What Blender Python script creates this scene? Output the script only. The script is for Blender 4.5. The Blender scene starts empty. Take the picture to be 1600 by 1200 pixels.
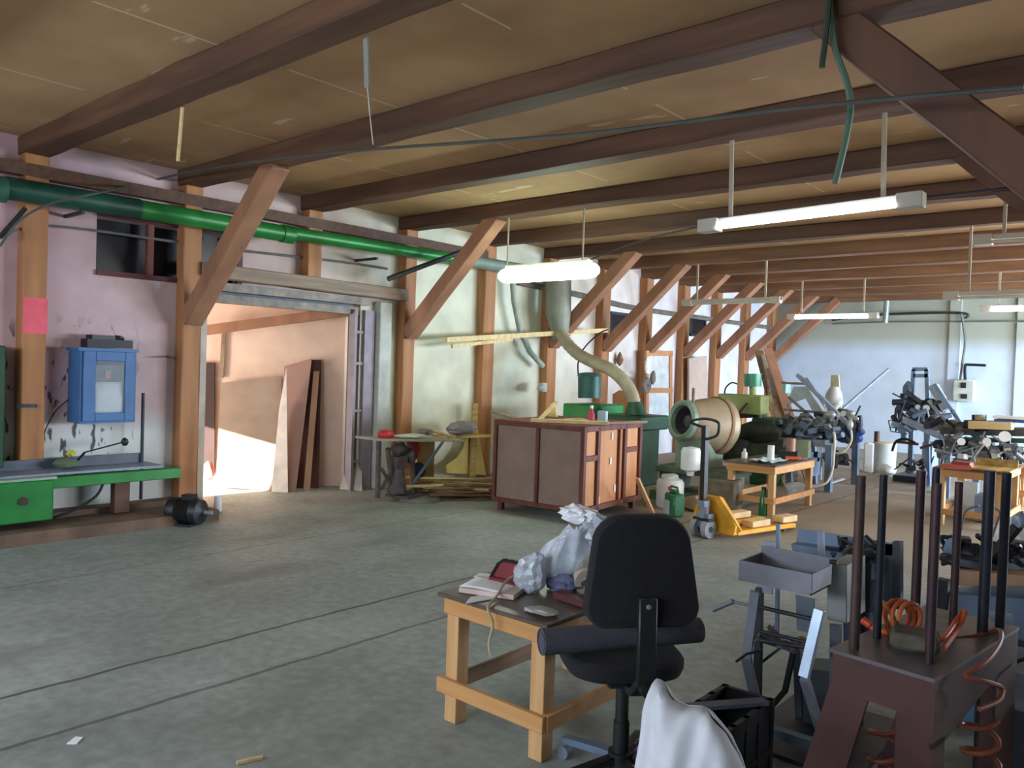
import bpy, bmesh, math, random
from mathutils import Vector, Matrix
rnd = random.Random(7)
S = bpy.context.scene
COL = S.collection
PI = math.pi

# ------------------------------------------------------------------ camera
def V(*a): return Vector(a)
HC = 1.65; FPX = 1247.0
_d1 = V(1080, 8, FPX).normalized()
_d2 = V(-1440, -76, FPX); _d2 = (_d2 - _d1*_d1.dot(_d2)).normalized()
RX, RY = -_d2, _d1
RZ = RX.cross(RY)
CAMP = V(0, 0, HC)
def ray(u, v):
    c = V((u-800)/FPX, (v-600)/FPX, 1)
    return V(RX.dot(c), RY.dot(c), RZ.dot(c))
def AZ(u, v, z=0.0):
    r = ray(u, v); return CAMP + r*((z-HC)/r.z)
def AX(u, v, x):
    r = ray(u, v); return CAMP + r*(x/r.x)
def AY(u, v, y):
    r = ray(u, v); return CAMP + r*(y/r.y)
cam = bpy.data.cameras.new('camera'); co = bpy.data.objects.new('camera', cam); COL.objects.link(co)
m3 = Matrix(((RX.x, -RX.y, -RX.z), (RY.x, -RY.y, -RY.z), (RZ.x, -RZ.y, -RZ.z)))
co.matrix_world = Matrix.Translation(CAMP) @ m3.to_4x4()
cam.sensor_width = 36; cam.lens = FPX/1600*36; cam.clip_start = 0.05; cam.clip_end = 100
S.camera = co

# ------------------------------------------------------------------ materials
def lin(h):
    h = h.lstrip('#'); o = []
    for i in (0, 2, 4):
        c = int(h[i:i+2], 16)/255
        o.append(c/12.92 if c <= .04045 else ((c+.055)/1.055)**2.4)
    return (*o, 1)
def nn(nt, t, **k):
    n = nt.nodes.new(t)
    for a, b in k.items(): setattr(n, a, b)
    return n
_mc = {}
def mat(key, col, rough=.6, metal=0.0, var=.18, scale=5.0, stretch=(1, 1, 1), bump=.0, col2=None, spec=None):
    if key in _mc: return _mc[key]
    m = bpy.data.materials.new(key); m.use_nodes = True; nt = m.node_tree; L = nt.links
    b = nt.nodes['Principled BSDF']
    b.inputs['Roughness'].default_value = rough; b.inputs['Metallic'].default_value = metal
    if spec is not None: b.inputs['Specular IOR Level'].default_value = spec
    tc = nn(nt, 'ShaderNodeTexCoord'); mp = nn(nt, 'ShaderNodeMapping'); mp.inputs['Scale'].default_value = stretch
    no = nn(nt, 'ShaderNodeTexNoise'); no.inputs['Scale'].default_value = scale; no.inputs['Detail'].default_value = 5
    L.new(tc.outputs['Object'], mp.inputs[0]); L.new(mp.outputs[0], no.inputs['Vector'])
    r = nn(nt, 'ShaderNodeValToRGB')
    c = lin(col); c2 = lin(col2) if col2 else None
    r.color_ramp.elements[0].position = .3; r.color_ramp.elements[1].position = .7
    r.color_ramp.elements[0].color = c2 if c2 else (*[x*(1-var) for x in c[:3]], 1)
    r.color_ramp.elements[1].color = c if c2 else (*[min(1, x*(1+var)) for x in c[:3]], 1)
    L.new(no.outputs[0], r.inputs[0]); L.new(r.outputs[0], b.inputs['Base Color'])
    if bump:
        bp = nn(nt, 'ShaderNodeBump'); bp.inputs['Strength'].default_value = bump; bp.inputs['Distance'].default_value = .01
        L.new(no.outputs[0], bp.inputs['Height']); L.new(bp.outputs[0], b.inputs['Normal'])
    _mc[key] = m
    return m
def wood(key, col, axis='z', col2=None, rough=.65, scale=9, var=.3):
    st = {'x': (.12, 1.6, 1.6), 'y': (1.6, .12, 1.6), 'z': (1.6, 1.6, .12)}[axis]
    return mat(key, col, rough, 0, var, scale, st, .25, col2)
def emit(key, col, s):
    m = bpy.data.materials.new(key); m.use_nodes = True; b = m.node_tree.nodes['Principled BSDF']
    b.inputs['Base Color'].default_value = lin(col); b.inputs['Emission Color'].default_value = lin(col)
    b.inputs['Emission Strength'].default_value = s
    return m
def film(key, col, alpha, rough=.15):
    m = mat(key, col, rough, 0, .15, 20); m.node_tree.nodes['Principled BSDF'].inputs['Alpha'].default_value = alpha
    return m

# ------------------------------------------------------------------ mesh builder
class M:
    def __init__(s): s.b = bmesh.new()
    def _hull(s, P, quads):
        vs = [s.b.verts.new(p) for p in P]
        for q in quads:
            try: s.b.faces.new([vs[i] for i in q])
            except ValueError: pass
        return s
    def box(s, c, d, rz=0.0, rx=0.0, ry=0.0):
        R = Matrix.Rotation(rz, 3, 'Z') @ Matrix.Rotation(ry, 3, 'Y') @ Matrix.Rotation(rx, 3, 'X')
        c = Vector(c)
        P = [c + R @ V(x*d[0]/2, y*d[1]/2, z*d[2]/2) for x, y, z in
             ((-1,-1,-1),(1,-1,-1),(1,1,-1),(-1,1,-1),(-1,-1,1),(1,-1,1),(1,1,1),(-1,1,1))]
        return s._hull(P, ((3,2,1,0),(4,5,6,7),(0,1,5,4),(1,2,6,5),(2,3,7,6),(3,0,4,7)))
    def span(s, a, b):
        a = Vector(a); b = Vector(b); return s.box((a+b)/2, [abs(x) for x in (b-a)])
    def bar(s, p, q, w, h=None, up=(0, 0, 1), jit=0.0, seg=1):
        p = Vector(p); q = Vector(q); h = h or w
        d = (q-p).normalized(); u = Vector(up)
        if abs(d.dot(u)) > .97: u = V(0, 1, 0)
        sd = d.cross(u).normalized(); u = sd.cross(d)
        rings = []
        for i in range(seg+1):
            c = p.lerp(q, i/seg); r = []
            for a, b in ((-1,-1),(1,-1),(1,1),(-1,1)):
                r.append(s.b.verts.new(c + sd*(a*w/2 + rnd.uniform(-jit, jit)) + u*(b*h/2 + rnd.uniform(-jit, jit))))
            rings.append(r)
        for i in range(seg):
            for k in range(4):
                s.b.faces.new((rings[i][k], rings[i][(k+1) % 4], rings[i+1][(k+1) % 4], rings[i+1][k]))
        s.b.faces.new(rings[0][::-1]); s.b.faces.new(rings[-1])
        return s
    def tube(s, pts, r, n=10, close=True):
        pts = [Vector(p) for p in pts]
        rr = r if isinstance(r, (list, tuple)) else [r]*len(pts)
        rings = []; prev = None
        for i, p in enumerate(pts):
            d = (pts[min(i+1, len(pts)-1)] - pts[max(i-1, 0)])
            d = d.normalized() if d.length > 1e-9 else V(0, 0, 1)
            if prev is None:
                a = V(0, 0, 1) if abs(d.z) < .9 else V(1, 0, 0)
                u = d.cross(a).normalized()
            else:
                u = (prev - d*prev.dot(d)).normalized()
            prev = u; w = d.cross(u)
            rings.append([s.b.verts.new(p + (u*math.cos(2*PI*k/n) + w*math.sin(2*PI*k/n))*rr[i]) for k in range(n)])
        for i in range(len(rings)-1):
            for k in range(n):
                s.b.faces.new((rings[i][k], rings[i][(k+1) % n], rings[i+1][(k+1) % n], rings[i+1][k]))
        if close:
            s.b.faces.new(rings[0][::-1]); s.b.faces.new(rings[-1])
        return s
    def cyl(s, p, q, r, r2=None, n=20): return s.tube([p, q], [r, r if r2 is None else r2], n)
    def lathe(s, p, d, prof, n=28):          # prof: (distance along d, radius); open at ends when r > 0
        p = Vector(p); d = Vector(d).normalized()
        a = V(0, 0, 1) if abs(d.z) < .9 else V(1, 0, 0)
        u = d.cross(a).normalized(); w = d.cross(u); rings = []
        for t, r in prof:
            rings.append([s.b.verts.new(p + d*t + (u*math.cos(2*PI*k/n) + w*math.sin(2*PI*k/n))*max(r, 1e-4)) for k in range(n)])
        for i in range(len(rings)-1):
            for k in range(n):
                s.b.faces.new((rings[i][k], rings[i][(k+1) % n], rings[i+1][(k+1) % n], rings[i+1][k]))
        return s
    def ball(s, c, r, sc=(1, 1, 1), jit=0.0, sub=2):
        t = bmesh.ops.create_icosphere(s.b, subdivisions=sub, radius=1)
        for v in t['verts']:
            k = r*(1 + rnd.uniform(-jit, jit))
            v.co = Vector(c) + V(v.co.x*sc[0], v.co.y*sc[1], v.co.z*sc[2])*k
        return s
    def prism(s, poly, off):                 # closed polygon of 3-D points, extruded by off
        off = Vector(off); a = [s.b.verts.new(Vector(p)) for p in poly]; b = [s.b.verts.new(Vector(p)+off) for p in poly]
        n = len(a); s.b.faces.new(a[::-1]); s.b.faces.new(b)
        for i in range(n): s.b.faces.new((a[i], a[(i+1) % n], b[(i+1) % n], b[i]))
        return s
    def grid(s, f, nu, nv):
        g = [[s.b.verts.new(f(i/nu, j/nv)) for j in range(nv+1)] for i in range(nu+1)]
        for i in range(nu):
            for j in range(nv): s.b.faces.new((g[i][j], g[i+1][j], g[i+1][j+1], g[i][j+1]))
        return s
def obj(name, m, mt, parent=None, bevel=0.0, smooth=True, solid=0.0, sub=0):
    bm = m.b
    bmesh.ops.recalc_face_normals(bm, faces=bm.faces[:])
    if parent is not None:
        root = parent
        while root.parent: root = root.parent
        Mi = root.get('_w')
        if Mi:
            off = Vector(root.location)
            for v in bm.verts: v.co -= off
    for f in bm.faces: f.smooth = smooth
    if smooth:
        for e in bm.edges:
            if len(e.link_faces) == 2 and e.link_faces[0].normal.angle(e.link_faces[1].normal, 0) > .65: e.smooth = False
    me = bpy.data.meshes.new(name); bm.to_mesh(me); bm.free()
    me.materials.append(mt)
    o = bpy.data.objects.new(name, me); COL.objects.link(o)
    if parent is not None: o.parent = parent
    if solid:
        md = o.modifiers.new('s', 'SOLIDIFY'); md.thickness = solid
    if sub:
        md = o.modifiers.new('u', 'SUBSURF'); md.levels = sub; md.render_levels = sub
    if bevel:
        md = o.modifiers.new('b', 'BEVEL'); md.width = bevel; md.segments = 1; md.limit_method = 'ANGLE'
    return o
def tag(o, label, cat, group=None):
    o['label'] = label; o['category'] = cat
    if group: o['group'] = group
    return o
def thing(name, label, cat, loc, rz=0.0, group=None, world=False):
    o = bpy.data.objects.new(name, None); COL.objects.link(o); o.empty_display_size = .1
    o.location = loc; o.rotation_euler = (0, 0, rz)
    if world: o['_w'] = 1
    return tag(o, label, cat, group)
def solo(name, m, mt, label, cat, group=None, **k):   # a thing made of one mesh; origin moved to its own base
    bm = m.b; n = len(bm.verts)
    c = V(sum(v.co.x for v in bm.verts)/n, sum(v.co.y for v in bm.verts)/n, min(v.co.z for v in bm.verts))
    for v in bm.verts: v.co -= c
    o = obj(name, m, mt, None, **k); o.location = c
    return tag(o, label, cat, group)
def struct(name, m, mt, **k):
    o = obj(name, m, mt, None, **k); o['kind'] = 'structure'; return o

# shared materials
W_POST = wood('hewn_post_wood', '#bd8250', 'z', '#8f5f3c', scale=5)
W_BRACE = wood('brace_wood', '#a8785a', 'z', '#8a6048', scale=3)
W_BRDK = wood('dark_brace_wood', '#6b4632', 'z', '#54362a', scale=3)
W_BEAM = wood('dark_beam_wood', '#67452f', 'x', '#462d20')
W_BEAM_LIT = wood('lit_beam_wood', '#8a6444', 'x', '#6a4a34')  # ambient light on the far beams put into a lighter copy of the wood
W_GREY = wood('weathered_timber', '#a08c78', 'y', '#7b6552')
W_PINE = wood('pine_wood', '#d2a274', 'x', '#bb8656')
W_PINEZ = wood('pine_leg_wood', '#d9a068', 'z', '#bb7f48')
W_PALE = wood('pale_board', '#e3cf9c', 'x', '#c7a96e')
W_YEL = wood('yellow_board', '#c9ab62', 'y', '#8f7238')
W_BRN = wood('brown_board', '#8f6c4a', 'y', '#5d4330')
W_PLY = wood('plywood', '#b58f72', 'z', '#9a755a', scale=4)
STEEL = mat('grey_painted_steel', '#8590a0', .5, .3, .2, 8)
STEELB = mat('blue_grey_steel', '#6d8098', .5, .3, .25, 6)
STEELD = mat('dark_steel', '#3c414a', .5, .5, .3, 10)
ZINC = mat('zinc_tube', '#a6b6cc', .35, .6, .12, 12)
MUD = mat('machine_grey', '#7b7268', .6, .3, .35, 9)
BLACK = mat('black_plastic', '#1b1c20', .5, 0, .2, 10)
BLKF = mat('black_fabric', '#1e1d24', .95, 0, .2, 60)
RUBBER = mat('black_rubber', '#17181a', .8)
GREEN = mat('green_enamel', '#1f7a34', .4, .1, .25, 4)
GREEND = mat('dark_green_enamel', '#1f4a30', .5, .1, .3, 5)
GREENL = mat('light_green_enamel', '#8f9a5c', .5, .05, .2, 5)
GREENG = mat('grey_green_enamel', '#7f9282', .5, .1, .2, 5)
BLUE = mat('blue_motor_enamel', '#1d4d96', .4, .1, .2, 8)
RED = mat('red_plastic', '#c8313c', .5)
WHITE = mat('white_plastic', '#e6eaec', .5, 0, .08)
PAPER = mat('white_paper', '#eceef4', .8, 0, .05)
CREAM = mat('cream_plastic', '#d8d4c0', .5, 0, .1)
ORANGE = mat('orange_hose', '#d9602c', .45, 0, .15)
RUSTB = mat('brown_primer_steel', '#4c2c2a', .6, .1, .22, 7)
YELLOW = mat('yellow_enamel', '#e0a020', .45, .1, .2, 7)
TAN = mat('tan_enamel', '#a08f74', .5, .1, .25, 3)

# ------------------------------------------------------------------ floor, walls, ceiling
ROOMX = 4.0; WX = -8.15; YF = 19.3; YB = -3.0; ZC = 3.575
def floor_mat():
    m = bpy.data.materials.new('concrete_floor'); m.use_nodes = True; nt = m.node_tree; L = nt.links
    b = nt.nodes['Principled BSDF']; b.inputs['Roughness'].default_value = .62
    tc = nn(nt, 'ShaderNodeTexCoord'); sp = nn(nt, 'ShaderNodeSeparateXYZ'); L.new(tc.outputs['Object'], sp.inputs[0])
    def noise(sc, st=(1,1,1), det=6):
        mp = nn(nt, 'ShaderNodeMapping'); mp.inputs['Scale'].default_value = st
        n = nn(nt, 'ShaderNodeTexNoise'); n.inputs['Scale'].default_value = sc; n.inputs['Detail'].default_value = det
        L.new(tc.outputs['Object'], mp.inputs[0]); L.new(mp.outputs[0], n.inputs['Vector']); return n.outputs[0]
    def ramp(f, p0, c0, p1, c1):
        r = nn(nt, 'ShaderNodeValToRGB'); e = r.color_ramp.elements
        e[0].position = p0; e[0].color = c0; e[1].position = p1; e[1].color = c1; L.new(f, r.inputs[0]); return r.outputs[0]
    def mix(f, a, c):
        x = nn(nt, 'ShaderNodeMix', data_type='RGBA')
        if isinstance(f, float): x.inputs[0].default_value = f
        else: L.new(f, x.inputs[0])
        for s_, i in ((a, 6), (c, 7)):
            if isinstance(s_, tuple): x.inputs[i].default_value = s_
            else: L.new(s_, x.inputs[i])
        return x.outputs[2]
    def math_(op, a, c=0.0):
        x = nn(nt, 'ShaderNodeMath', operation=op)
        for s_, i in ((a, 0), (c, 1)):
            if isinstance(s_, (float, int)): x.inputs[i].default_value = s_
            else: L.new(s_, x.inputs[i])
        return x.outputs[0]
    base = ramp(noise(1.1), .3, lin('#858e8b'), .7, lin('#a9b1ae'))
    sp2 = ramp(noise(14), .35, (.78, .78, .76, 1), .7, (1.05, 1.05, 1.05, 1))
    x = nn(nt, 'ShaderNodeMix', data_type='RGBA', blend_type='MULTIPLY'); x.inputs[0].default_value = 1
    L.new(base, x.inputs[6]); L.new(sp2, x.inputs[7]); c = x.outputs[2]
    # sawdust-brown dirt towards the machines
    br = nn(nt, 'ShaderNodeMapRange'); br.inputs[1].default_value = 7.0; br.inputs[2].default_value = 9.5
    L.new(math_('ADD', sp.outputs[1], math_('MULTIPLY', noise(.8), 1.5)), br.inputs[0])
    c = mix(math_('MULTIPLY', br.outputs[0], .75), c, lin('#9a8872'))
    # oil stains
    st = ramp(noise(.8, (1.6, .5, 1)), .56, (0, 0, 0, 1), .7, (1, 1, 1, 1))
    c = mix(math_('MULTIPLY', st, .45), c, lin('#56544c'))
    def groove(x0, w, amt, c):
        wob = math_('MULTIPLY', math_('SUBTRACT', noise(3.5), .5), .05)
        d = math_('ABSOLUTE', math_('SUBTRACT', math_('ADD', sp.outputs[0], wob), x0))
        g = math_('LESS_THAN', d, w)
        return mix(math_('MULTIPLY', g, amt), c, lin('#2e312e'))
    c = groove(-4.235, .013, .8, c); c = groove(-3.68, .014, .6, c); c = groove(-6.2, .01, .4, c)
    L.new(c, b.inputs['Base Color'])
    bp = nn(nt, 'ShaderNodeBump'); bp.inputs['Strength'].default_value = .2; bp.inputs['Distance'].default_value = .01
    L.new(noise(9), bp.inputs['Height']); L.new(bp.outputs[0], b.inputs['Normal'])
    return m
struct('floor', M().span((-13, YB-.1, -.12), (ROOMX+.2, YF+.2, 0)), floor_mat(), smooth=False)

def wall_mat(key, stops, streaks=False, axis=1, top_shade=False, lo=.8):
    m = bpy.data.materials.new(key); m.use_nodes = True; nt = m.node_tree; L = nt.links
    b = nt.nodes['Principled BSDF']; b.inputs['Roughness'].default_value = .9
    tc = nn(nt, 'ShaderNodeTexCoord'); sp = nn(nt, 'ShaderNodeSeparateXYZ'); L.new(tc.outputs['Object'], sp.inputs[0])
    mr = nn(nt, 'ShaderNodeMapRange'); mr.inputs[1].default_value = stops[0][0]; mr.inputs[2].default_value = stops[-1][0]
    L.new(sp.outputs[axis], mr.inputs[0])
    r = nn(nt, 'ShaderNodeValToRGB'); cr = r.color_ramp; a0, a1 = stops[0][0], stops[-1][0]
    cr.elements[0].color = lin(stops[0][1]); cr.elements[1].color = lin(stops[-1][1])
    for y, c in stops[1:-1]:
        e = cr.elements.new((y-a0)/(a1-a0)); e.color = lin(c)
    L.new(mr.outputs[0], r.inputs[0])
    n = nn(nt, 'ShaderNodeTexNoise'); n.inputs['Scale'].default_value = 2.2; n.inputs['Detail'].default_value = 6
    L.new(tc.outputs['Object'], n.inputs['Vector'])
    r2 = nn(nt, 'ShaderNodeValToRGB'); r2.color_ramp.elements[0].position = .3; r2.color_ramp.elements[0].color = (lo, lo-.01, lo-.02, 1)
    r2.color_ramp.elements[1].position = .62; r2.color_ramp.elements[1].color = (1.03, 1.03, 1.03, 1)
    L.new(n.outputs[0], r2.inputs[0])
    x = nn(nt, 'ShaderNodeMix', data_type='RGBA', blend_type='MULTIPLY'); x.inputs[0].default_value = 1
    L.new(r.outputs[0], x.inputs[6]); L.new(r2.outputs[0], x.inputs[7]); out = x.outputs[2]
    if streaks:
        mp = nn(nt, 'ShaderNodeMapping'); mp.inputs['Scale'].default_value = (1, 1.3, .45); mp.inputs['Rotation'].default_value = (.35, 0, 0)
        n2 = nn(nt, 'ShaderNodeTexNoise'); n2.inputs['Scale'].default_value = 11; n2.inputs['Detail'].default_value = 2
        L.new(tc.outputs['Object'], mp.inputs[0]); L.new(mp.outputs[0], n2.inputs['Vector'])
        def rng(sock, lo, hi, w):
            a = nn(nt, 'ShaderNodeMapRange'); a.inputs[1].default_value = lo-w; a.inputs[2].default_value = lo; L.new(sock, a.inputs[0])
            c_ = nn(nt, 'ShaderNodeMapRange'); c_.inputs[1].default_value = hi+w; c_.inputs[2].default_value = hi; L.new(sock, c_.inputs[0])
            k = nn(nt, 'ShaderNodeMath', operation='MULTIPLY'); L.new(a.outputs[0], k.inputs[0]); L.new(c_.outputs[0], k.inputs[1]); return k.outputs[0]
        def mul(a, c_):
            k = nn(nt, 'ShaderNodeMath', operation='MULTIPLY'); L.new(a, k.inputs[0])
            if isinstance(c_, float): k.inputs[1].default_value = c_
            else: L.new(c_, k.inputs[1])
            return k.outputs[0]
        # whitewashed patch low on the wall, then dark splashes over it
        pw = mul(mul(rng(sp.outputs[1], 2.4, 3.9, .5), rng(sp.outputs[2], .1, .85, .25)), .8)
        x1 = nn(nt, 'ShaderNodeMix', data_type='RGBA'); L.new(pw, x1.inputs[0]); L.new(out, x1.inputs[6]); x1.inputs[7].default_value = lin('#d6e0de'); out = x1.outputs[2]
        g = nn(nt, 'ShaderNodeMapRange'); g.inputs[1].default_value = .60; g.inputs[2].default_value = .65; L.new(n2.outputs[0], g.inputs[0])
        pk = mul(mul(rng(sp.outputs[1], 2.2, 3.4, .3), rng(sp.outputs[2], .55, 1.75, .25)), mul(g.outputs[0], .9))
        x2 = nn(nt, 'ShaderNodeMix', data_type='RGBA'); L.new(pk, x2.inputs[0]); L.new(out, x2.inputs[6]); x2.inputs[7].default_value = lin('#3b3a3c'); out = x2.outputs[2]
    if top_shade:  # daylight fall-off towards the wall top, put into the colour as greenish grey
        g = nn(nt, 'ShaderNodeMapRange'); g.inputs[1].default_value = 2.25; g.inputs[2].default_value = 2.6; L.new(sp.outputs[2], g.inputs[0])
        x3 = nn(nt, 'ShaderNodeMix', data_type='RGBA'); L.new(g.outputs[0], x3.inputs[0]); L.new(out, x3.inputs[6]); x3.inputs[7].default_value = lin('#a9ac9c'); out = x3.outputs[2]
    L.new(out, b.inputs['Base Color'])
    bp = nn(nt, 'ShaderNodeBump'); bp.inputs['Strength'].default_value = .3; bp.inputs['Distance'].default_value = .02
    L.new(n.outputs[0], bp.inputs['Height']); L.new(bp.outputs[0], b.inputs['Normal'])
    return m
WLM = wall_mat('light_tinted_left_wall', [(1, '#caa0aa'), (3.2, '#cdb0b4'), (5.5, '#d2bcb4'), (7.4, '#dcdcc4'), (9.5, '#dfe0cc'), (12, '#e6dcd4'), (16, '#dcdae4')], True)  # pinkish end of the ramp is a light cast put into the colour
# wall with a doorway (y 4.32..6.42, up to 2.42) and a window opening (y 3.2..4.74, z 2.45..2.97)
DY0, DY1, DZ = 4.3, 6.42, 2.42; NY0, NY1, NZ0, NZ1 = 3.2, 4.74, 2.45, 2.97
w = M()
w.span((WX-.3, YB, 0), (WX, NY0, ZC)); w.span((WX-.3, NY0, 0), (WX, DY0, NZ0-.001)); w.span((WX-.3, NY0, NZ1), (WX, NY1, ZC))
w.span((WX-.3, NY1, DZ), (WX, DY1, ZC)); w.span((WX-.3, DY0, DZ), (WX, NY1, NZ0)); w.span((WX-.3, DY1, 0), (WX, YF, ZC))
struct('wall_left', w, WLM, smooth=False)
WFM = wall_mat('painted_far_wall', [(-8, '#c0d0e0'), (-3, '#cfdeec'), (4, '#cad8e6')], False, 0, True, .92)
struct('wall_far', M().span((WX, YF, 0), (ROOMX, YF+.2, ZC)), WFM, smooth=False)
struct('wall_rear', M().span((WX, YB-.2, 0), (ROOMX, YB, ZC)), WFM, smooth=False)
# right wall with a band of windows
w = M(); w.span((ROOMX, YB, 0), (ROOMX+.2, YF, .95)); w.span((ROOMX, YB, 2.6), (ROOMX+.2, YF, ZC)); w.span((ROOMX, YB, .95), (ROOMX+.2, 9.2, 2.6))
for y in (9.2, 12.4, 15.6, 18.8): w.span((ROOMX, y-.35, .95), (ROOMX+.2, y+.35, 2.6))
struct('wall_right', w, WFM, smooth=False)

def ceil_mat():
    m = bpy.data.materials.new('fibreboard_ceiling'); m.use_nodes = True; nt = m.node_tree; L = nt.links
    b = nt.nodes['Principled BSDF']; b.inputs['Roughness'].default_value = .85
    tc = nn(nt, 'ShaderNodeTexCoord'); sp = nn(nt, 'ShaderNodeSeparateXYZ'); L.new(tc.outputs['Object'], sp.inputs[0])
    n = nn(nt, 'ShaderNodeTexNoise'); n.inputs['Scale'].default_value = .9; n.inputs['Detail'].default_value = 7
    L.new(tc.outputs['Object'], n.inputs['Vector'])
    r = nn(nt, 'ShaderNodeValToRGB'); e = r.color_ramp.elements
    e[0].position = .3; e[0].color = lin('#a37e5a'); e[1].position = .72; e[1].color = lin('#cba67a')
    L.new(n.outputs[0], r.inputs[0])
    def M_(op, a, c=0.0):
        x = nn(nt, 'ShaderNodeMath', operation=op)
        for s_, i in ((a, 0), (c, 1)):
            if isinstance(s_, (float, int)): x.inputs[i].default_value = s_
            else: L.new(s_, x.inputs[i])
        return x.outputs[0]
    fr = M_('FRACT', M_('DIVIDE', M_('ADD', sp.outputs[0], 20.9), 1.62))
    seam = M_('LESS_THAN', fr, .012)
    n3 = nn(nt, 'ShaderNodeTexNoise'); n3.inputs['Scale'].default_value = 2.5; L.new(tc.outputs['Object'], n3.inputs['Vector'])
    seam = M_('MULTIPLY', seam, M_('MULTIPLY', M_('GREATER_THAN', n3.outputs[0], .47), .6))
    x = nn(nt, 'ShaderNodeMix', data_type='RGBA'); L.new(seam, x.inputs[0]); L.new(r.outputs[0], x.inputs[6]); x.inputs[7].default_value = lin('#e8d8b8')
    # plaster splashes
    mp = nn(nt, 'ShaderNodeMapping'); mp.inputs['Scale'].default_value = (.6, 2.2, 1); mp.inputs['Rotation'].default_value = (0, 0, .4)
    L.new(tc.outputs['Object'], mp.inputs[0])
    n4 = nn(nt, 'ShaderNodeTexNoise'); n4.inputs['Scale'].default_value = 2.4; n4.inputs['Detail'].default_value = 3; L.new(mp.outputs[0], n4.inputs['Vector'])
    g = nn(nt, 'ShaderNodeMapRange'); g.inputs[1].default_value = .69; g.inputs[2].default_value = .72; L.new(n4.outputs[0], g.inputs[0])
    x2 = nn(nt, 'ShaderNodeMix', data_type='RGBA'); L.new(M_('MULTIPLY', g.outputs[0], .6), x2.inputs[0]); L.new(x.outputs[2], x2.inputs[6]); x2.inputs[7].default_value = lin('#dccbb0')
    L.new(x2.outputs[2], b.inputs['Base Color'])
    return m
struct('ceiling', M().span((WX-.3, YB-.2, ZC), (ROOMX+.2, YF+.2, ZC+.15)), ceil_mat(), smooth=False)

# ------------------------------------------------------------------ timber frame
PY = [2.62, 4.1, 5.6, 7.12, 8.68, 10.2, 11.72, 13.15, 14.6, 16.05, 17.5, 19.0]
ordn = ['nearest', 'second nearest', 'third nearest', 'fourth nearest', 'fifth nearest', 'sixth nearest', 'seventh nearest', 'eighth nearest', 'ninth nearest', 'tenth nearest', 'eleventh nearest', 'farthest']
post_note = ['orange-brown timber post behind the green bench, with a pink painted band', 'orange-brown timber post at the left side of the big doorway', None,
  'orange-brown timber post at the right side of the big doorway', 'plain timber wall post standing just right of the yellow plywood offcut', 'timber wall post behind the wide grey duct',
  'timber wall post right behind the green extractor machine', 'timber wall post left of the small sash window frame', 'timber wall post right of the small sash window frame',
  'timber wall post, tenth along the left wall counted from the photo edge', 'timber wall post next to last before the far corner', 'timber wall post in the far left corner of the hall']
for i, y in enumerate(PY):
    if i == 2: z0 = DZ+.1
    else: z0 = 0.0
    lab = post_note[i] or 'short timber stud above the doorway lintel, under the third ceiling beam'
    m = M().bar((-8.07, y-.0, z0), (-8.07, y, 3.41), .2 if i < 4 else .24, .16, up=(1, 0, 0), jit=.006, seg=8)
    p = solo('timber_post' if i != 2 else 'timber_stud', m, W_POST, lab, 'post', 'timber posts along the left wall', bevel=.01)
    if i == 0:
        bm_ = M().span((-7.996, y-.095, 1.8), (-7.98, y+.105, 2.12))
        for v in bm_.b.verts: v.co -= p.location
        o = obj('painted_band', bm_, mat('pink_paint', '#e0606e', .8), p); o['label'] = 'pink painted band on the post'
for i, y in enumerate([-.4, 1.1] + PY):
    lab = 'dark timber ceiling beam, %s the camera of those in view' % (ordn[i-2]+' to' if i >= 2 else 'x')
    if i < 2: lab = ['dark timber ceiling beam behind the camera position', 'dark timber ceiling beam right above the camera, outside the view'][i]
    if i == 2: lab = 'dark timber ceiling beam crossing the top left, nearest in view'
    if i == 13: lab = 'dark timber ceiling beam lying against the top of the far wall'
    m = M().bar((WX-.1, y, 3.49), (ROOMX, y, 3.49), .22 if i < 6 else .2, .17 if i < 8 else .2, jit=.008, seg=24)
    solo('ceiling_beam', m, W_BEAM if i < 8 else W_BEAM_LIT, lab, 'beam', 'timber beams under the ceiling', bevel=.012)
bn = {1: 'wide diagonal brace rising over the left side of the doorway', 3: 'long diagonal brace rising right of the doorway, tube lamp beyond its tip', 5: 'greenish lit diagonal brace rising just right of the glowing lamp',
      6: 'diagonal brace rising above the grey hose bend', 7: 'diagonal brace rising above the small sash frame', 8: 'diagonal brace crossing behind the right end of the unlit tube lamp',
      9: 'diagonal brace, third from the far end of the left wall', 10: 'diagonal brace, second from the far end of the left wall', 11: 'dark diagonal brace against the far wall in the corner'}
for i, lab in bn.items():
    y = PY[i] if i != 11 else 18.95
    m = M().bar((-8.0, y, 2.02), (-6.47, y, 3.44), .19, .18, jit=.005, seg=5)
    solo('diagonal_brace', m, W_BRACE, lab, 'brace', 'diagonal braces along the left wall', bevel=.01)
for y, lab in ((4.1, 'broad diagonal timber brace descending at the top right corner'), (7.12, 'dark diagonal brace seen behind the broad top right brace')):
    m = M().bar((-1.5, y, 3.46), (0, y, 1.97), .2, .19, jit=.005, seg=5)
    solo('diagonal_brace', m, W_BRDK, lab, 'brace', 'diagonal braces at the right', bevel=.01)
    m = M().bar((.05, y, 0), (.05, y, 3.41), .2, .2, up=(1, 0, 0), jit=.005, seg=8)
    solo('timber_post', m, W_POST, 'timber post in the middle row carrying the %s right brace, outside the view' % ('nearer' if y < 5 else 'farther'), 'post', 'timber posts of the middle row')
solo('wall_plate_timber', M().bar((-8.03, 0, 3.26), (-8.03, 8.6, 3.26), .1, .12, jit=.006, seg=14), W_BEAM,
     'long horizontal timber on the left wall above the green pipe', 'timber')
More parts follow.
